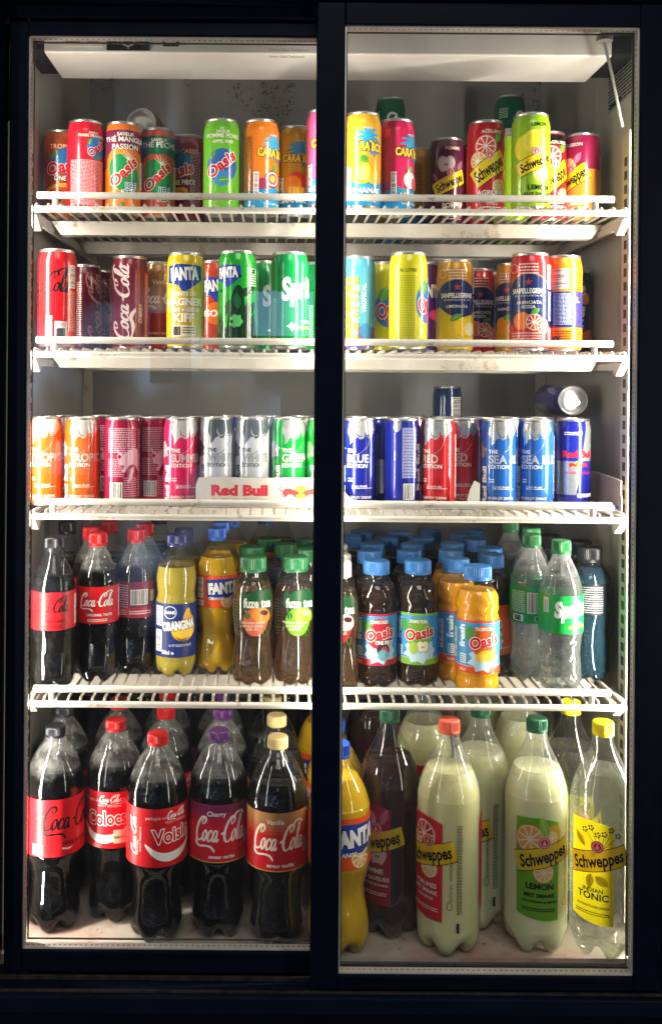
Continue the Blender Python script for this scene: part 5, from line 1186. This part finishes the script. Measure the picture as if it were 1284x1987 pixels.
# ------------------------------------------------------------------ every can and bottle: (shelf, shape, kind, x, y, z, turn, label, group)
ITEMS = [
(1, 'sleek', 'oas_trop', -0.3543, 0.2611, 0.272, 8, 'brown-orange tropical fruit drink can beside the wall on the top shelf', ''),
(1, 'sleek', 'oas_red', -0.3015, 0.2012, 0.272, 18, 'bright red strawberry drink can with small print covering its lower half', ''),
(1, 'sleek', 'oas_mango', -0.2441, 0.2112, 0.272, 0, 'orange and purple mango passion iced tea can', ''),
(1, 'sleek', 'oas_peach', -0.1929, 0.2446, 0.272, -4, 'green and orange peach iced tea can', ''),
(1, 'sleek', 'oas_maroon', -0.1483, 0.2861, 0.272, -35, 'dark maroon drink can turned sideways behind the green peach tea can', ''),
(1, 'sleek', 'oas_pear', -0.0864, 0.1902, 0.272, -4, 'lime green apple and pear drink can on the top shelf', ''),
(1, 'sleek', 'car_orange', -0.0252, 0.1914, 0.272, 34, 'orange passion fruit nectar can with its name turned to one side', ''),
(1, 'sleek', 'car_mango', 0.0304, 0.2269, 0.272, 0, 'mustard yellow mango nectar can with a blue palm burst', ''),
(1, 'sleek', 'car_pink', 0.0726, 0.1346, 0.272, 0, 'pink nectar can mostly hidden by the door post on the top shelf', ''),
(1, 'sleek', 'car_pine', 0.1291, 0.1487, 0.272, 8, 'golden yellow pineapple nectar can with pineapple picture', ''),
(1, 'sleek', 'car_pink2', 0.185, 0.1832, 0.272, 42, 'hot pink lychee nectar can with its name wrapping round the side', ''),
(1, 'sleek', 'grn7', 0.2193, 0.55, 0.418, -20, 'green can standing on a second tier above the pink nectar can', ''),
(1, 'sleek', 'car_pine', 0.2204, 0.55, 0.272, 60, 'yellow pineapple nectar can under the stacked green can at the back', ''),
(1, 'sleek', 'car_pine', 0.2408, 0.3577, 0.272, 80, 'dim yellow nectar can in shadow behind the pink nectar can', ''),
(1, 'sleek', 'sch_pomme', 0.2821, 0.2894, 0.272, 10, 'dark purple apple soda can with a slanted yellow name band', ''),
(1, 'sleek', 'sch_pomme', 0.2684, 0.409, 0.272, 60, 'purple apple soda can in shadow behind the first purple can', ''),
(1, 'sleek', 'sch_agr', 0.3255, 0.1878, 0.272, 8, 'red citrus soda can with grapefruit slices and tall yellow name band', ''),
(1, 'sleek', 'sch_agr', 0.3391, 0.3015, 0.272, 30, 'red citrus soda can half hidden behind the large red citrus can', ''),
(1, 'sleek', 'grn7', 0.4454, 0.53, 0.418, 18, 'green can standing on a second tier above the lime soda can', ''),
(1, 'sleek', 'sch_lemon', 0.4465, 0.53, 0.272, 50, 'lime soda can under the stacked green can at the back', ''),
(1, 'sleek', 'sch_lemon', 0.3839, 0.2644, 0.272, 70, 'pale lime soda can just behind the bright lemon soda can', ''),
(1, 'sleek', 'sch_lemon', 0.3843, 0.1458, 0.272, 14, 'bright lime yellow lemon soda can at the front of the top shelf', ''),
(1, 'sleek', 'sch_agrb', 0.4396, 0.2475, 0.272, 20, 'red citrus soda can with black shoulder, behind the lemon can', ''),
(1, 'sleek', 'sch_pass', 0.4972, 0.2561, 0.272, -22, 'magenta and orange passion fruit soda can near the shelf end', ''),
(1, 'sleek', 'oas_mango', -0.2378, 0.3, 0.272, 40, 'purple and orange iced tea can hidden behind, carrying the tipped can', ''),
(1, 'sleek', 'oas_trop', -0.1867, 0.33, 0.272, 40, 'orange drink can hidden behind, beside the tipped can', ''),
(2, 'sleek', 'coke_zero', -0.3276, 0.128, 0.06, -30, 'red zero sugar cola can with black script at the shelf end', ''),
(2, 'sleek', 'coke_shaded', -0.3219, 0.3, 0.06, 60, 'cola can with shade painted into its red, first behind the red zero cola can', ''),
(2, 'sleek', 'coke_shaded', -0.3133, 0.37, 0.06, 60, 'cola can with shade painted into its red, second behind the red zero cola can', ''),
(2, 'sleek', 'coke_deepshaded', -0.3103, 0.45, 0.06, 60, 'can painted nearly black for deep shade beside the cherry cola can', ''),
(2, 'sleek', 'coke_cher', -0.2293, 0.1927, 0.06, -8, 'maroon cherry cola can with white script running up it', ''),
(2, 'sleek', 'coke_van', -0.1934, 0.2611, 0.06, 0, 'tan and red vanilla cola can tucked behind the cherry cola can', ''),
(2, 'sleek', 'fan_yel', -0.1374, 0.1498, 0.06, -4, 'yellow orange-soda can with blue name splash', ''),
(2, 'sleek', 'fan_red', -0.0957, 0.2376, 0.06, 0, 'red orange soda can mostly hidden between yellow and green cans', ''),
(2, 'sleek', 'fan_grn', -0.058, 0.128, 0.06, -12, 'vivid green soda can with dark lower print and blue name splash', ''),
(2, 'sleek', 'spr', -0.0201, 0.24, 0.06, 40, 'dark green lemon-lime can behind, seen between the two green cans', ''),
(2, 'sleek', 'spr', 0.0207, 0.1366, 0.06, 18, 'emerald green lemon-lime can with large white lettering', ''),
(2, 'sleek', 'spr', 0.066, 0.25, 0.06, 50, 'green lemon-lime can partly hidden by the dark door post', ''),
(2, 'sleek', 'hawai', 0.1249, 0.1742, 0.06, -10, 'light blue tropical drink can with yellow vertical lettering', ''),
(2, 'sleek', 'oas_yel', 0.1754, 0.2403, 0.06, -20, 'yellow-green fruit drink can behind the plain yellow can', ''),
(2, 'sleek', 'oas_yel', 0.1977, 0.128, 0.06, 36, 'bright yellow fruit drink can with its red name turned aside', ''),
(2, 'sleek', 'fan_pur', 0.2335, 0.2362, 0.06, 20, 'purple soda can peeping out behind the yellow can', ''),
(2, 'sleek', 'san_lim', 0.282, 0.204, 0.06, 8, 'yellow and navy Italian lemonade can with lemon picture', ''),
(2, 'sleek', 'san_ros', 0.3411, 0.3145, 0.06, 10, 'red and navy Italian soda can in shadow between two yellow-orange cans', ''),
(2, 'sleek', 'san_pom', 0.3795, 0.36, 0.06, -14, 'crimson and navy Italian soda can deep in shadow', ''),
(2, 'sleek', 'san_ara', 0.3836, 0.24, 0.06, -22, 'orange Italian soda can behind the red-topped blood orange can', ''),
(2, 'sleek', 'san_ros', 0.3803, 0.128, 0.06, -4, 'red-topped blood orange Italian soda can at the shelf front', ''),
(2, 'sleek', 'ora_bar', 0.4364, 0.1526, 0.06, 0, 'orange can showing its barcode and navy ingredients panel', ''),
(2, 'sleek', 'ora_can', 0.5093, 0.3317, 0.06, 22, 'navy orange-soda can in shadow beside the wall', ''),
(3, 'slim', 'rb_trop', -0.3503, 0.15, -0.177, -14, 'orange energy drink can touching the door edge', ''),
(3, 'slim', 'rb_trop', -0.2923, 0.15, -0.177, -10, 'orange energy drink can beside the maroon energy drink cans', ''),
(3, 'slim', 'rb_maroon', -0.232, 0.15, -0.177, 10, 'maroon energy drink can showing ingredients and leaping bull', ''),
(3, 'slim', 'rb_maroon', -0.187, 0.185, -0.177, 15, 'maroon energy drink can squeezed behind the pink one', ''),
(3, 'slim', 'rb_summer', -0.142, 0.15, -0.177, 0, 'hot pink summer edition energy drink can', ''),
(3, 'slim', 'rb_white', -0.088, 0.15, -0.177, 4, 'white edition energy drink can beside the pink summer can', ''),
(3, 'slim', 'rb_white', -0.034, 0.15, -0.177, 0, 'white edition energy drink can beside the green can', ''),
(3, 'slim', 'rb_green', 0.02, 0.15, -0.177, 16, 'metallic green edition energy drink can with silver bulls', ''),
(3, 'slim', 'rb_green', 0.074, 0.15, -0.177, 16, 'metallic green edition energy drink can behind the dark door post', ''),
(3, 'slim', 'rb_blue', 0.128, 0.15, -0.177, -6, 'dark blue edition energy drink can beside the door post', ''),
(3, 'slim', 'rb_classic', 0.1695, 0.2, -0.177, 120, 'dark blue can back wedged between two blue cans', ''),
(3, 'slim', 'rb_bluetext', 0.1937, 0.15, -0.177, 0, 'cobalt blue energy drink can showing small print and barcode', ''),
(3, 'slim', 'rb_red', 0.2477, 0.15, -0.177, -20, 'bright red edition energy drink can', ''),
(3, 'slim', 'rb_red', 0.2932, 0.19, -0.177, -5, 'red energy drink can in shade behind the bright red one', ''),
(3, 'slim', 'rb_classic', 0.3286, 0.2494, -0.177, 100, 'dark blue can sliver behind the sea blue cans', ''),
(3, 'slim', 'rb_sea', 0.3402, 0.15, -0.177, 2, 'sea blue edition energy drink can beside the torn cardboard edge', ''),
(3, 'slim', 'rb_sea', 0.3959, 0.15, -0.177, -12, 'sea blue edition energy drink can beside the classic blue-silver can', ''),
(3, 'slim', 'rb_classic', 0.4671, 0.195, -0.177, 6, 'classic blue and silver energy drink can with red name, beside the wall', ''),
(3, 'slim', 'rb_trop', -0.3504, 0.262, -0.177, 20, 'orange energy drink can in the second row behind the orange pair', ''),
(3, 'slim', 'rb_maroon', -0.2854, 0.262, -0.177, 20, 'maroon energy drink can in the second row behind', ''),
(3, 'slim', 'rb_summer', -0.2314, 0.262, -0.177, 20, 'pink energy drink can in the second row, hidden', ''),
(3, 'slim', 'rb_classic', -0.1774, 0.262, -0.177, 20, 'blue energy drink can whose top shows behind the pink summer can', ''),
(3, 'slim', 'rb_silver', -0.1234, 0.262, -0.177, 20, 'silver can whose top shows behind the first white can', ''),
(3, 'slim', 'rb_classic', -0.0694, 0.262, -0.177, 20, 'blue energy drink can whose top shows behind the white pair', ''),
(3, 'slim', 'rb_silver', -0.0154, 0.262, -0.177, 20, 'silver can whose top shows behind the second white can', ''),
(3, 'slim', 'rb_green', 0.0386, 0.262, -0.177, 20, 'green energy drink can in the second row behind the green one', ''),
(3, 'slim', 'rb_blue', 0.1325, 0.262, -0.177, 20, 'blue energy drink can in the second row behind the blue edition can', ''),
(3, 'slim', 'rb_blue', 0.2224, 0.2619, -0.177, 20, 'blue energy drink can in the second row behind the small-print can', ''),
(3, 'slim', 'rb_red', 0.2764, 0.2634, -0.177, 20, 'red energy drink can in the second row behind the bright red one', ''),
(3, 'slim', 'rb_sea', 0.381, 0.2621, -0.177, 20, 'sea blue can in the second row between the sea blue pair', ''),
(3, 'slim', 'rb_sea', 0.4343, 0.2709, -0.177, 20, 'sea blue can in the second row carrying the lying can', ''),
(3, 'slim', 'rb_classic', 0.4883, 0.27, -0.177, 20, 'classic blue can in the second row carrying the lying can', ''),
(3, 'slim', 'rb_tall', 0.3192, 0.47, -0.177, 60, 'tall dark blue can standing up behind the red cans', ''),
(4, 'coke50', 'ck_zero', -0.331, 0.135, -0.451, -6, 'small zero cola bottle beside the wall, black cap and red label', ''),
(4, 'coke50', 'ck_red', -0.2729, 0.1779, -0.451, -2, 'small classic cola bottle with red cap and white script label, front row', ''),
(4, 'coke50', 'ck_cherback', -0.2196, 0.2175, -0.451, 0, 'small cola bottle with red cap and maroon label showing its barcode', ''),
(4, 'coke50', 'ck_red', -0.2947, 0.2408, -0.451, 20, 'red-capped cola bottle just behind the small classic cola bottle', ''),
(4, 'coke50', 'ck_red', -0.2769, 0.3058, -0.451, 30, 'red-capped cola bottle in third row behind the small classic cola bottle', ''),
(4, 'coke50', 'ck_red', -0.2143, 0.2837, -0.451, 30, 'red-capped cola bottle behind the maroon-labelled one', ''),
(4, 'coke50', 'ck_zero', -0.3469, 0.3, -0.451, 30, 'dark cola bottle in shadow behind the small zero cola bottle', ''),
(4, 'orang', 'or_b', -0.1539, 0.2084, -0.451, 8, 'pulpy orange-lemon soda bottle with navy label and navy cap', ''),
(4, 'orang', 'or_b', -0.1485, 0.2746, -0.451, 30, 'navy-capped orange soda bottle behind the navy-labelled one', ''),
(4, 'fanta50', 'fa_b', -0.0915, 0.2313, -0.451, 14, 'bright orange soda bottle with blue cap and orange label on the bottle shelf', ''),
(4, 'fanta50', 'fa_b', -0.0898, 0.3055, -0.451, 30, 'blue-capped orange soda bottle in second row', ''),
(4, 'fanta50', 'fa_b', -0.0738, 0.3703, -0.451, 30, 'blue-capped orange soda bottle in third row', ''),
(4, 'fanta50', 'fa_b', -0.0161, 0.4221, -0.451, 30, 'blue-capped orange soda bottle in fourth row', ''),
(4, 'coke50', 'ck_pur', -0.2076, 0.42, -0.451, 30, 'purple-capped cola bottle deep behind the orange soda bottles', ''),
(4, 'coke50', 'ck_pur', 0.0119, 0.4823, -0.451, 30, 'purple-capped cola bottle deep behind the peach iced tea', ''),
(4, 'fuze', 'fz_peach', -0.0319, 0.173, -0.451, 10, 'peach iced tea bottle with green cap and peach picture', ''),
(4, 'fuze', 'fz_lime', 0.0325, 0.176, -0.451, 12, 'lime iced tea bottle with green cap and lime picture', ''),
(4, 'fuze', 'fz_lime', -0.0368, 0.2671, -0.451, 10, 'green-capped iced tea bottle directly behind the peach one', ''),
(4, 'fuze', 'fz_lime', 0.019, 0.2993, -0.451, 10, 'green-capped iced tea bottle directly behind the lime one', ''),
(4, 'fuze', 'fz_lime', -0.0097, 0.357, -0.451, 10, 'green-capped iced tea bottle in third row between the iced teas', ''),
(4, 'fuze', 'fz_lime', 0.0602, 0.3487, -0.451, 10, 'green-capped iced tea bottle in third row behind the lime one', ''),
(4, 'fuze', 'fz_lime', 0.0587, 0.2486, -0.451, 10, 'green-capped iced tea bottle hidden behind the dark door post', ''),
(4, 'fuze', 'fz_white', 0.0965, 0.1344, -0.451, 6, 'iced tea bottle with white cap and red-white label at the door post', ''),
(4, 'fuze', 'fz_white', 0.1006, 0.1997, -0.451, 6, 'white-capped iced tea bottle directly behind the front white-capped one', ''),
(4, 'fuze', 'fz_white', 0.1024, 0.2959, -0.451, 6, 'white-capped iced tea bottle third in line at the door post', ''),
(4, 'oasis', 'oa_piece', 0.1577, 0.1691, -0.451, 6, 'dark red fruit drink bottle with blue cap and crimson-edged label', ''),
(4, 'oasis', 'oa_pear', 0.2227, 0.1748, -0.451, 0, 'dark fruit drink bottle with blue cap and green-edged pear label', ''),
(4, 'oasis', 'oa_trop', 0.2853, 0.1931, -0.451, 40, 'orange fruit drink bottle behind the front tropical one', ''),
(4, 'oasis', 'oa_trop', 0.3059, 0.1312, -0.451, 14, 'tropical orange fruit drink bottle with blue cap at the shelf front', ''),
(4, 'oasis', 'oa_tea', 0.3487, 0.2329, -0.451, -14, 'dark iced tea bottle with orange label behind the tropical drink', ''),
(4, 'oasis', 'oa_piece', 0.1567, 0.2605, -0.451, 0, 'blue-capped drink bottle standing in the shaded rows behind the fruit drinks', 'blue-capped dark drink bottles in the back rows'),
(4, 'oasis', 'oa_pear', 0.2218, 0.2654, -0.451, 23, 'blue-capped drink bottle standing in the shaded rows behind the fruit drinks', 'blue-capped dark drink bottles in the back rows'),
(4, 'oasis', 'oa_piece', 0.1688, 0.335, -0.451, 46, 'blue-capped drink bottle standing in the shaded rows behind the fruit drinks', 'blue-capped dark drink bottles in the back rows'),
(4, 'oasis', 'oa_pear', 0.2378, 0.335, -0.451, 19, 'blue-capped drink bottle standing in the shaded rows behind the fruit drinks', 'blue-capped dark drink bottles in the back rows'),
(4, 'oasis', 'oa_piece', 0.2004, 0.4007, -0.451, 42, 'blue-capped drink bottle standing in the shaded rows behind the fruit drinks', 'blue-capped dark drink bottles in the back rows'),
(4, 'oasis', 'oa_pear', 0.2654, 0.4054, -0.451, 15, 'blue-capped drink bottle standing in the shaded rows behind the fruit drinks', 'blue-capped dark drink bottles in the back rows'),
(4, 'oasis', 'oa_piece', 0.2327, 0.4745, -0.451, 38, 'blue-capped drink bottle standing in the shaded rows behind the fruit drinks', 'blue-capped dark drink bottles in the back rows'),
(4, 'oasis', 'oa_pear', 0.2941, 0.4965, -0.451, 11, 'blue-capped drink bottle standing in the shaded rows behind the fruit drinks', 'blue-capped dark drink bottles in the back rows'),
(4, 'oasis', 'oa_trop', 0.2912, 0.27, -0.451, 34, 'blue-capped drink bottle standing in the shaded rows behind the fruit drinks', 'blue-capped dark drink bottles in the back rows'),
(4, 'oasis', 'oa_trop', 0.3068, 0.3416, -0.451, 7, 'blue-capped drink bottle standing in the shaded rows behind the fruit drinks', 'blue-capped dark drink bottles in the back rows'),
(4, 'oasis', 'oa_tea', 0.3407, 0.4509, -0.451, 30, 'blue-capped drink bottle standing in the shaded rows behind the fruit drinks', 'blue-capped dark drink bottles in the back rows'),
(4, 'oasis', 'oa_tea', 0.3613, 0.2969, -0.451, 3, 'blue-capped drink bottle standing in the shaded rows behind the fruit drinks', 'blue-capped dark drink bottles in the back rows'),
(4, 'oasis', 'oa_tea', 0.3536, 0.387, -0.451, 26, 'blue-capped drink bottle standing in the shaded rows behind the fruit drinks', 'blue-capped dark drink bottles in the back rows'),
(4, 'oasis', 'oa_pear', 0.3762, 0.5056, -0.451, 49, 'blue-capped drink bottle standing in the shaded rows behind the fruit drinks', 'blue-capped dark drink bottles in the back rows'),
(4, 'oasis', 'oa_piece', 0.1622, 0.4768, -0.451, 22, 'blue-capped drink bottle standing in the shaded rows behind the fruit drinks', 'blue-capped dark drink bottles in the back rows'),
(4, 'oasis', 'oa_piece', 0.1372, 0.4166, -0.451, 45, 'blue-capped drink bottle standing in the shaded rows behind the fruit drinks', 'blue-capped dark drink bottles in the back rows'),
(4, 'coke50', 'sp_back', 0.404, 0.1971, -0.451, 0, 'lemon-lime soda bottle showing its barcode, green cap, second row', ''),
(4, 'coke50', 'sp_b', 0.4325, 0.1371, -0.451, 16, 'clear lemon-lime soda bottle with green label and cap at the front', ''),
(4, 'coke50', 'sp_back', 0.4233, 0.2682, -0.451, 30, 'green-capped lemon-lime bottle third in line', ''),
(4, 'coke50', 'sp_back', 0.4092, 0.3518, -0.451, 30, 'green-capped lemon-lime bottle last in line', ''),
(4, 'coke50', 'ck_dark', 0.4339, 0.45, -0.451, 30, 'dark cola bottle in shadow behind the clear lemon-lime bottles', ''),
(4, 'power', 'pw_b', 0.4992, 0.2092, -0.451, 0, 'dark blue sports drink bottle with black cap beside the wall', ''),
(4, 'power', 'pw_b', 0.5052, 0.2753, -0.451, 0, 'black-capped sports drink bottle behind the dark blue one', ''),
(4, 'power', 'pw_b', 0.473, 0.3334, -0.451, 0, 'black-capped sports drink bottle deepest of the three', ''),
(5, 'coke125', 'cb_zero', -0.3284, 0.1414, -0.81, 16, 'large zero cola bottle with black cap beside the wall', ''),
(5, 'coke125', 'cb_coloc', -0.2419, 0.1704, -0.81, -36, 'large red-labelled cola bottle reading Colocs', ''),
(5, 'coke125', 'cb_voisin', -0.1702, 0.1141, -0.81, 13, 'large red-labelled cola bottle reading Voisin at the front', ''),
(5, 'coke125', 'cb_cherry', -0.0802, 0.129, -0.81, 4, 'large cherry cola bottle with purple cap', ''),
(5, 'coke125', 'cb_vanilla', 0.0076, 0.1043, -0.81, 4, 'large vanilla cola bottle with cream cap and tan-red label', ''),
(5, 'coke125', 'cb_zero', -0.335, 0.2323, -0.81, 4, 'black-capped large cola bottle behind the large zero cola', ''),
(5, 'coke125', 'cb_voisin', -0.2522, 0.2704, -0.81, 20, 'red-capped large cola bottle behind the Colocs bottle', ''),
(5, 'coke125', 'cb_voisin', -0.1713, 0.2281, -0.81, 20, 'red-capped large cola bottle second in line behind Voisin', ''),
(5, 'coke125', 'cb_voisin', -0.1782, 0.3237, -0.81, 20, 'red-capped large cola bottle third in line behind Voisin', ''),
(5, 'coke125', 'cb_cherry', -0.0802, 0.2242, -0.81, 20, 'purple-capped large cola bottle second in line behind cherry cola', ''),
(5, 'coke125', 'cb_cherry', -0.0874, 0.3151, -0.81, 20, 'purple-capped large cola bottle third in line behind cherry cola', ''),
(5, 'coke125', 'cb_vanilla', 0.0063, 0.1955, -0.81, 20, 'cream-capped large cola bottle second in line behind vanilla cola', ''),
(5, 'coke125', 'cb_vanilla', -0.0008, 0.2865, -0.81, 20, 'cream-capped large cola bottle third in line behind vanilla cola', ''),
(5, 'coke125', 'cb_dark', -0.3378, 0.5, -0.81, 0, 'large cola bottle in the dark last row against the back wall', 'large cola bottles in the dark last row'),
(5, 'coke125', 'cb_dark', -0.2466, 0.5, -0.81, 0, 'large cola bottle in the dark last row against the back wall', 'large cola bottles in the dark last row'),
(5, 'coke125', 'cb_dark', -0.1554, 0.5, -0.81, 0, 'large cola bottle in the dark last row against the back wall', 'large cola bottles in the dark last row'),
(5, 'coke125', 'cb_dark', -0.0642, 0.5, -0.81, 0, 'large cola bottle in the dark last row against the back wall', 'large cola bottles in the dark last row'),
(5, 'coke125', 'cb_dark', 0.027, 0.5, -0.81, 0, 'large cola bottle in the dark last row against the back wall', 'large cola bottles in the dark last row'),
(5, 'fanta125', 'fb', 0.0975, 0.0873, -0.81, 26, 'large orange soda bottle with blue cap at the door post', ''),
(5, 'fanta125', 'fb', 0.0972, 0.1851, -0.81, 10, 'large orange soda bottle second in line at the door post', ''),
(5, 'fanta125', 'fb', 0.0846, 0.3195, -0.81, -10, 'large orange soda bottle in shadow behind the vanilla cola and post', ''),
(5, 'schw', 'sw_pomme', 0.1759, 0.1364, -0.81, -26, 'large dark apple soda bottle with crimson label and green cap', ''),
(5, 'schw', 'sw_agr', 0.2574, 0.0912, -0.81, -40, 'large cloudy citrus soda bottle with coral cap', ''),
(5, 'schw', 'sw_lemon', 0.3181, 0.1619, -0.81, -30, 'large cloudy lemon soda bottle in the second row between coral and green caps', ''),
(5, 'schw', 'sw_lemon', 0.3874, 0.0995, -0.81, 12, 'large cloudy lemon soda bottle with green cap and lime label', ''),
(5, 'schw', 'sw_tonic', 0.4798, 0.0862, -0.81, -10, 'large clear tonic bottle with yellow cap and yellow label', ''),
(5, 'schw', 'sw_tonic', 0.4611, 0.1775, -0.81, 20, 'yellow-capped clear tonic bottle behind the front tonic bottle', ''),
(5, 'schw', 'sw_clear', 0.4191, 0.31, -0.81, 20, 'large cloudy soda bottle behind the lime-labelled bottle', ''),
(5, 'schw', 'sw_agr', 0.2524, 0.29, -0.81, 30, 'coral-capped large soda bottle second row behind the coral-capped one', ''),
(5, 'schw', 'sw_pomme', 0.1735, 0.36, -0.81, 30, 'large dark apple soda bottle in the shaded row behind the crimson label', ''),
(5, 'schw', 'sw_clear', 0.3687, 0.4, -0.81, 30, 'large cloudy soda bottle third in line behind the second-row lemon bottle', ''),
(5, 'schw', 'sw_tonic', 0.4918, 0.42, -0.81, 20, 'clear soda bottle third in line behind the tonic bottles', ''),
]
GROUPS = {1: 'cans on the top shelf', 2: 'cans on the second shelf', 3: 'slim energy drink cans', 4: 'small bottles on the wire shelf', 5: 'large bottles on the fridge floor'}
for sh, shape, kind, x, y, z, turn, label, grp in ITEMS:
    rz = -math.atan2(x, y+1.30)+math.radians(turn)
    lift = .0016 if (sh == 3 and -.117 < x < .512 and y < .50) else 0.0
    (make_can if kind in CAN else make_bottle)(kind, (x, y, Z0+z+lift+.0004), rz, label, grp or GROUPS[sh])

def lying_can(kind, end, direction, roll, label, grp):
    """can on its side; end = middle of the lid, direction = from base to lid"""
    r = make_can(kind, (0,0,0), 0, label, grp); d = Vector(direction).normalized(); H = .1455 if CAN[kind][0] == 'sleek' else .1335
    q = Vector((0,0,1)).rotation_difference(d)
    r.rotation_mode = 'QUATERNION'; from mathutils import Quaternion
    r.rotation_quaternion = q @ Quaternion((0,0,1), roll); r.location = Vector(end)-d*H
lying_can('oas_trop', (-.229, .300, Z0+SH[1]+.146+.0295), (-.10, -.99, .0), 0.4, 'orange can tipped on its side on top of the iced tea cans', GROUPS[1])
lying_can('rb_classic', (.488, .262, Z0+SH[3]+.134+.0016+.0275), (.03, -1, .0), 1.2, 'energy drink can lying on its side with lid facing out', GROUPS[3])
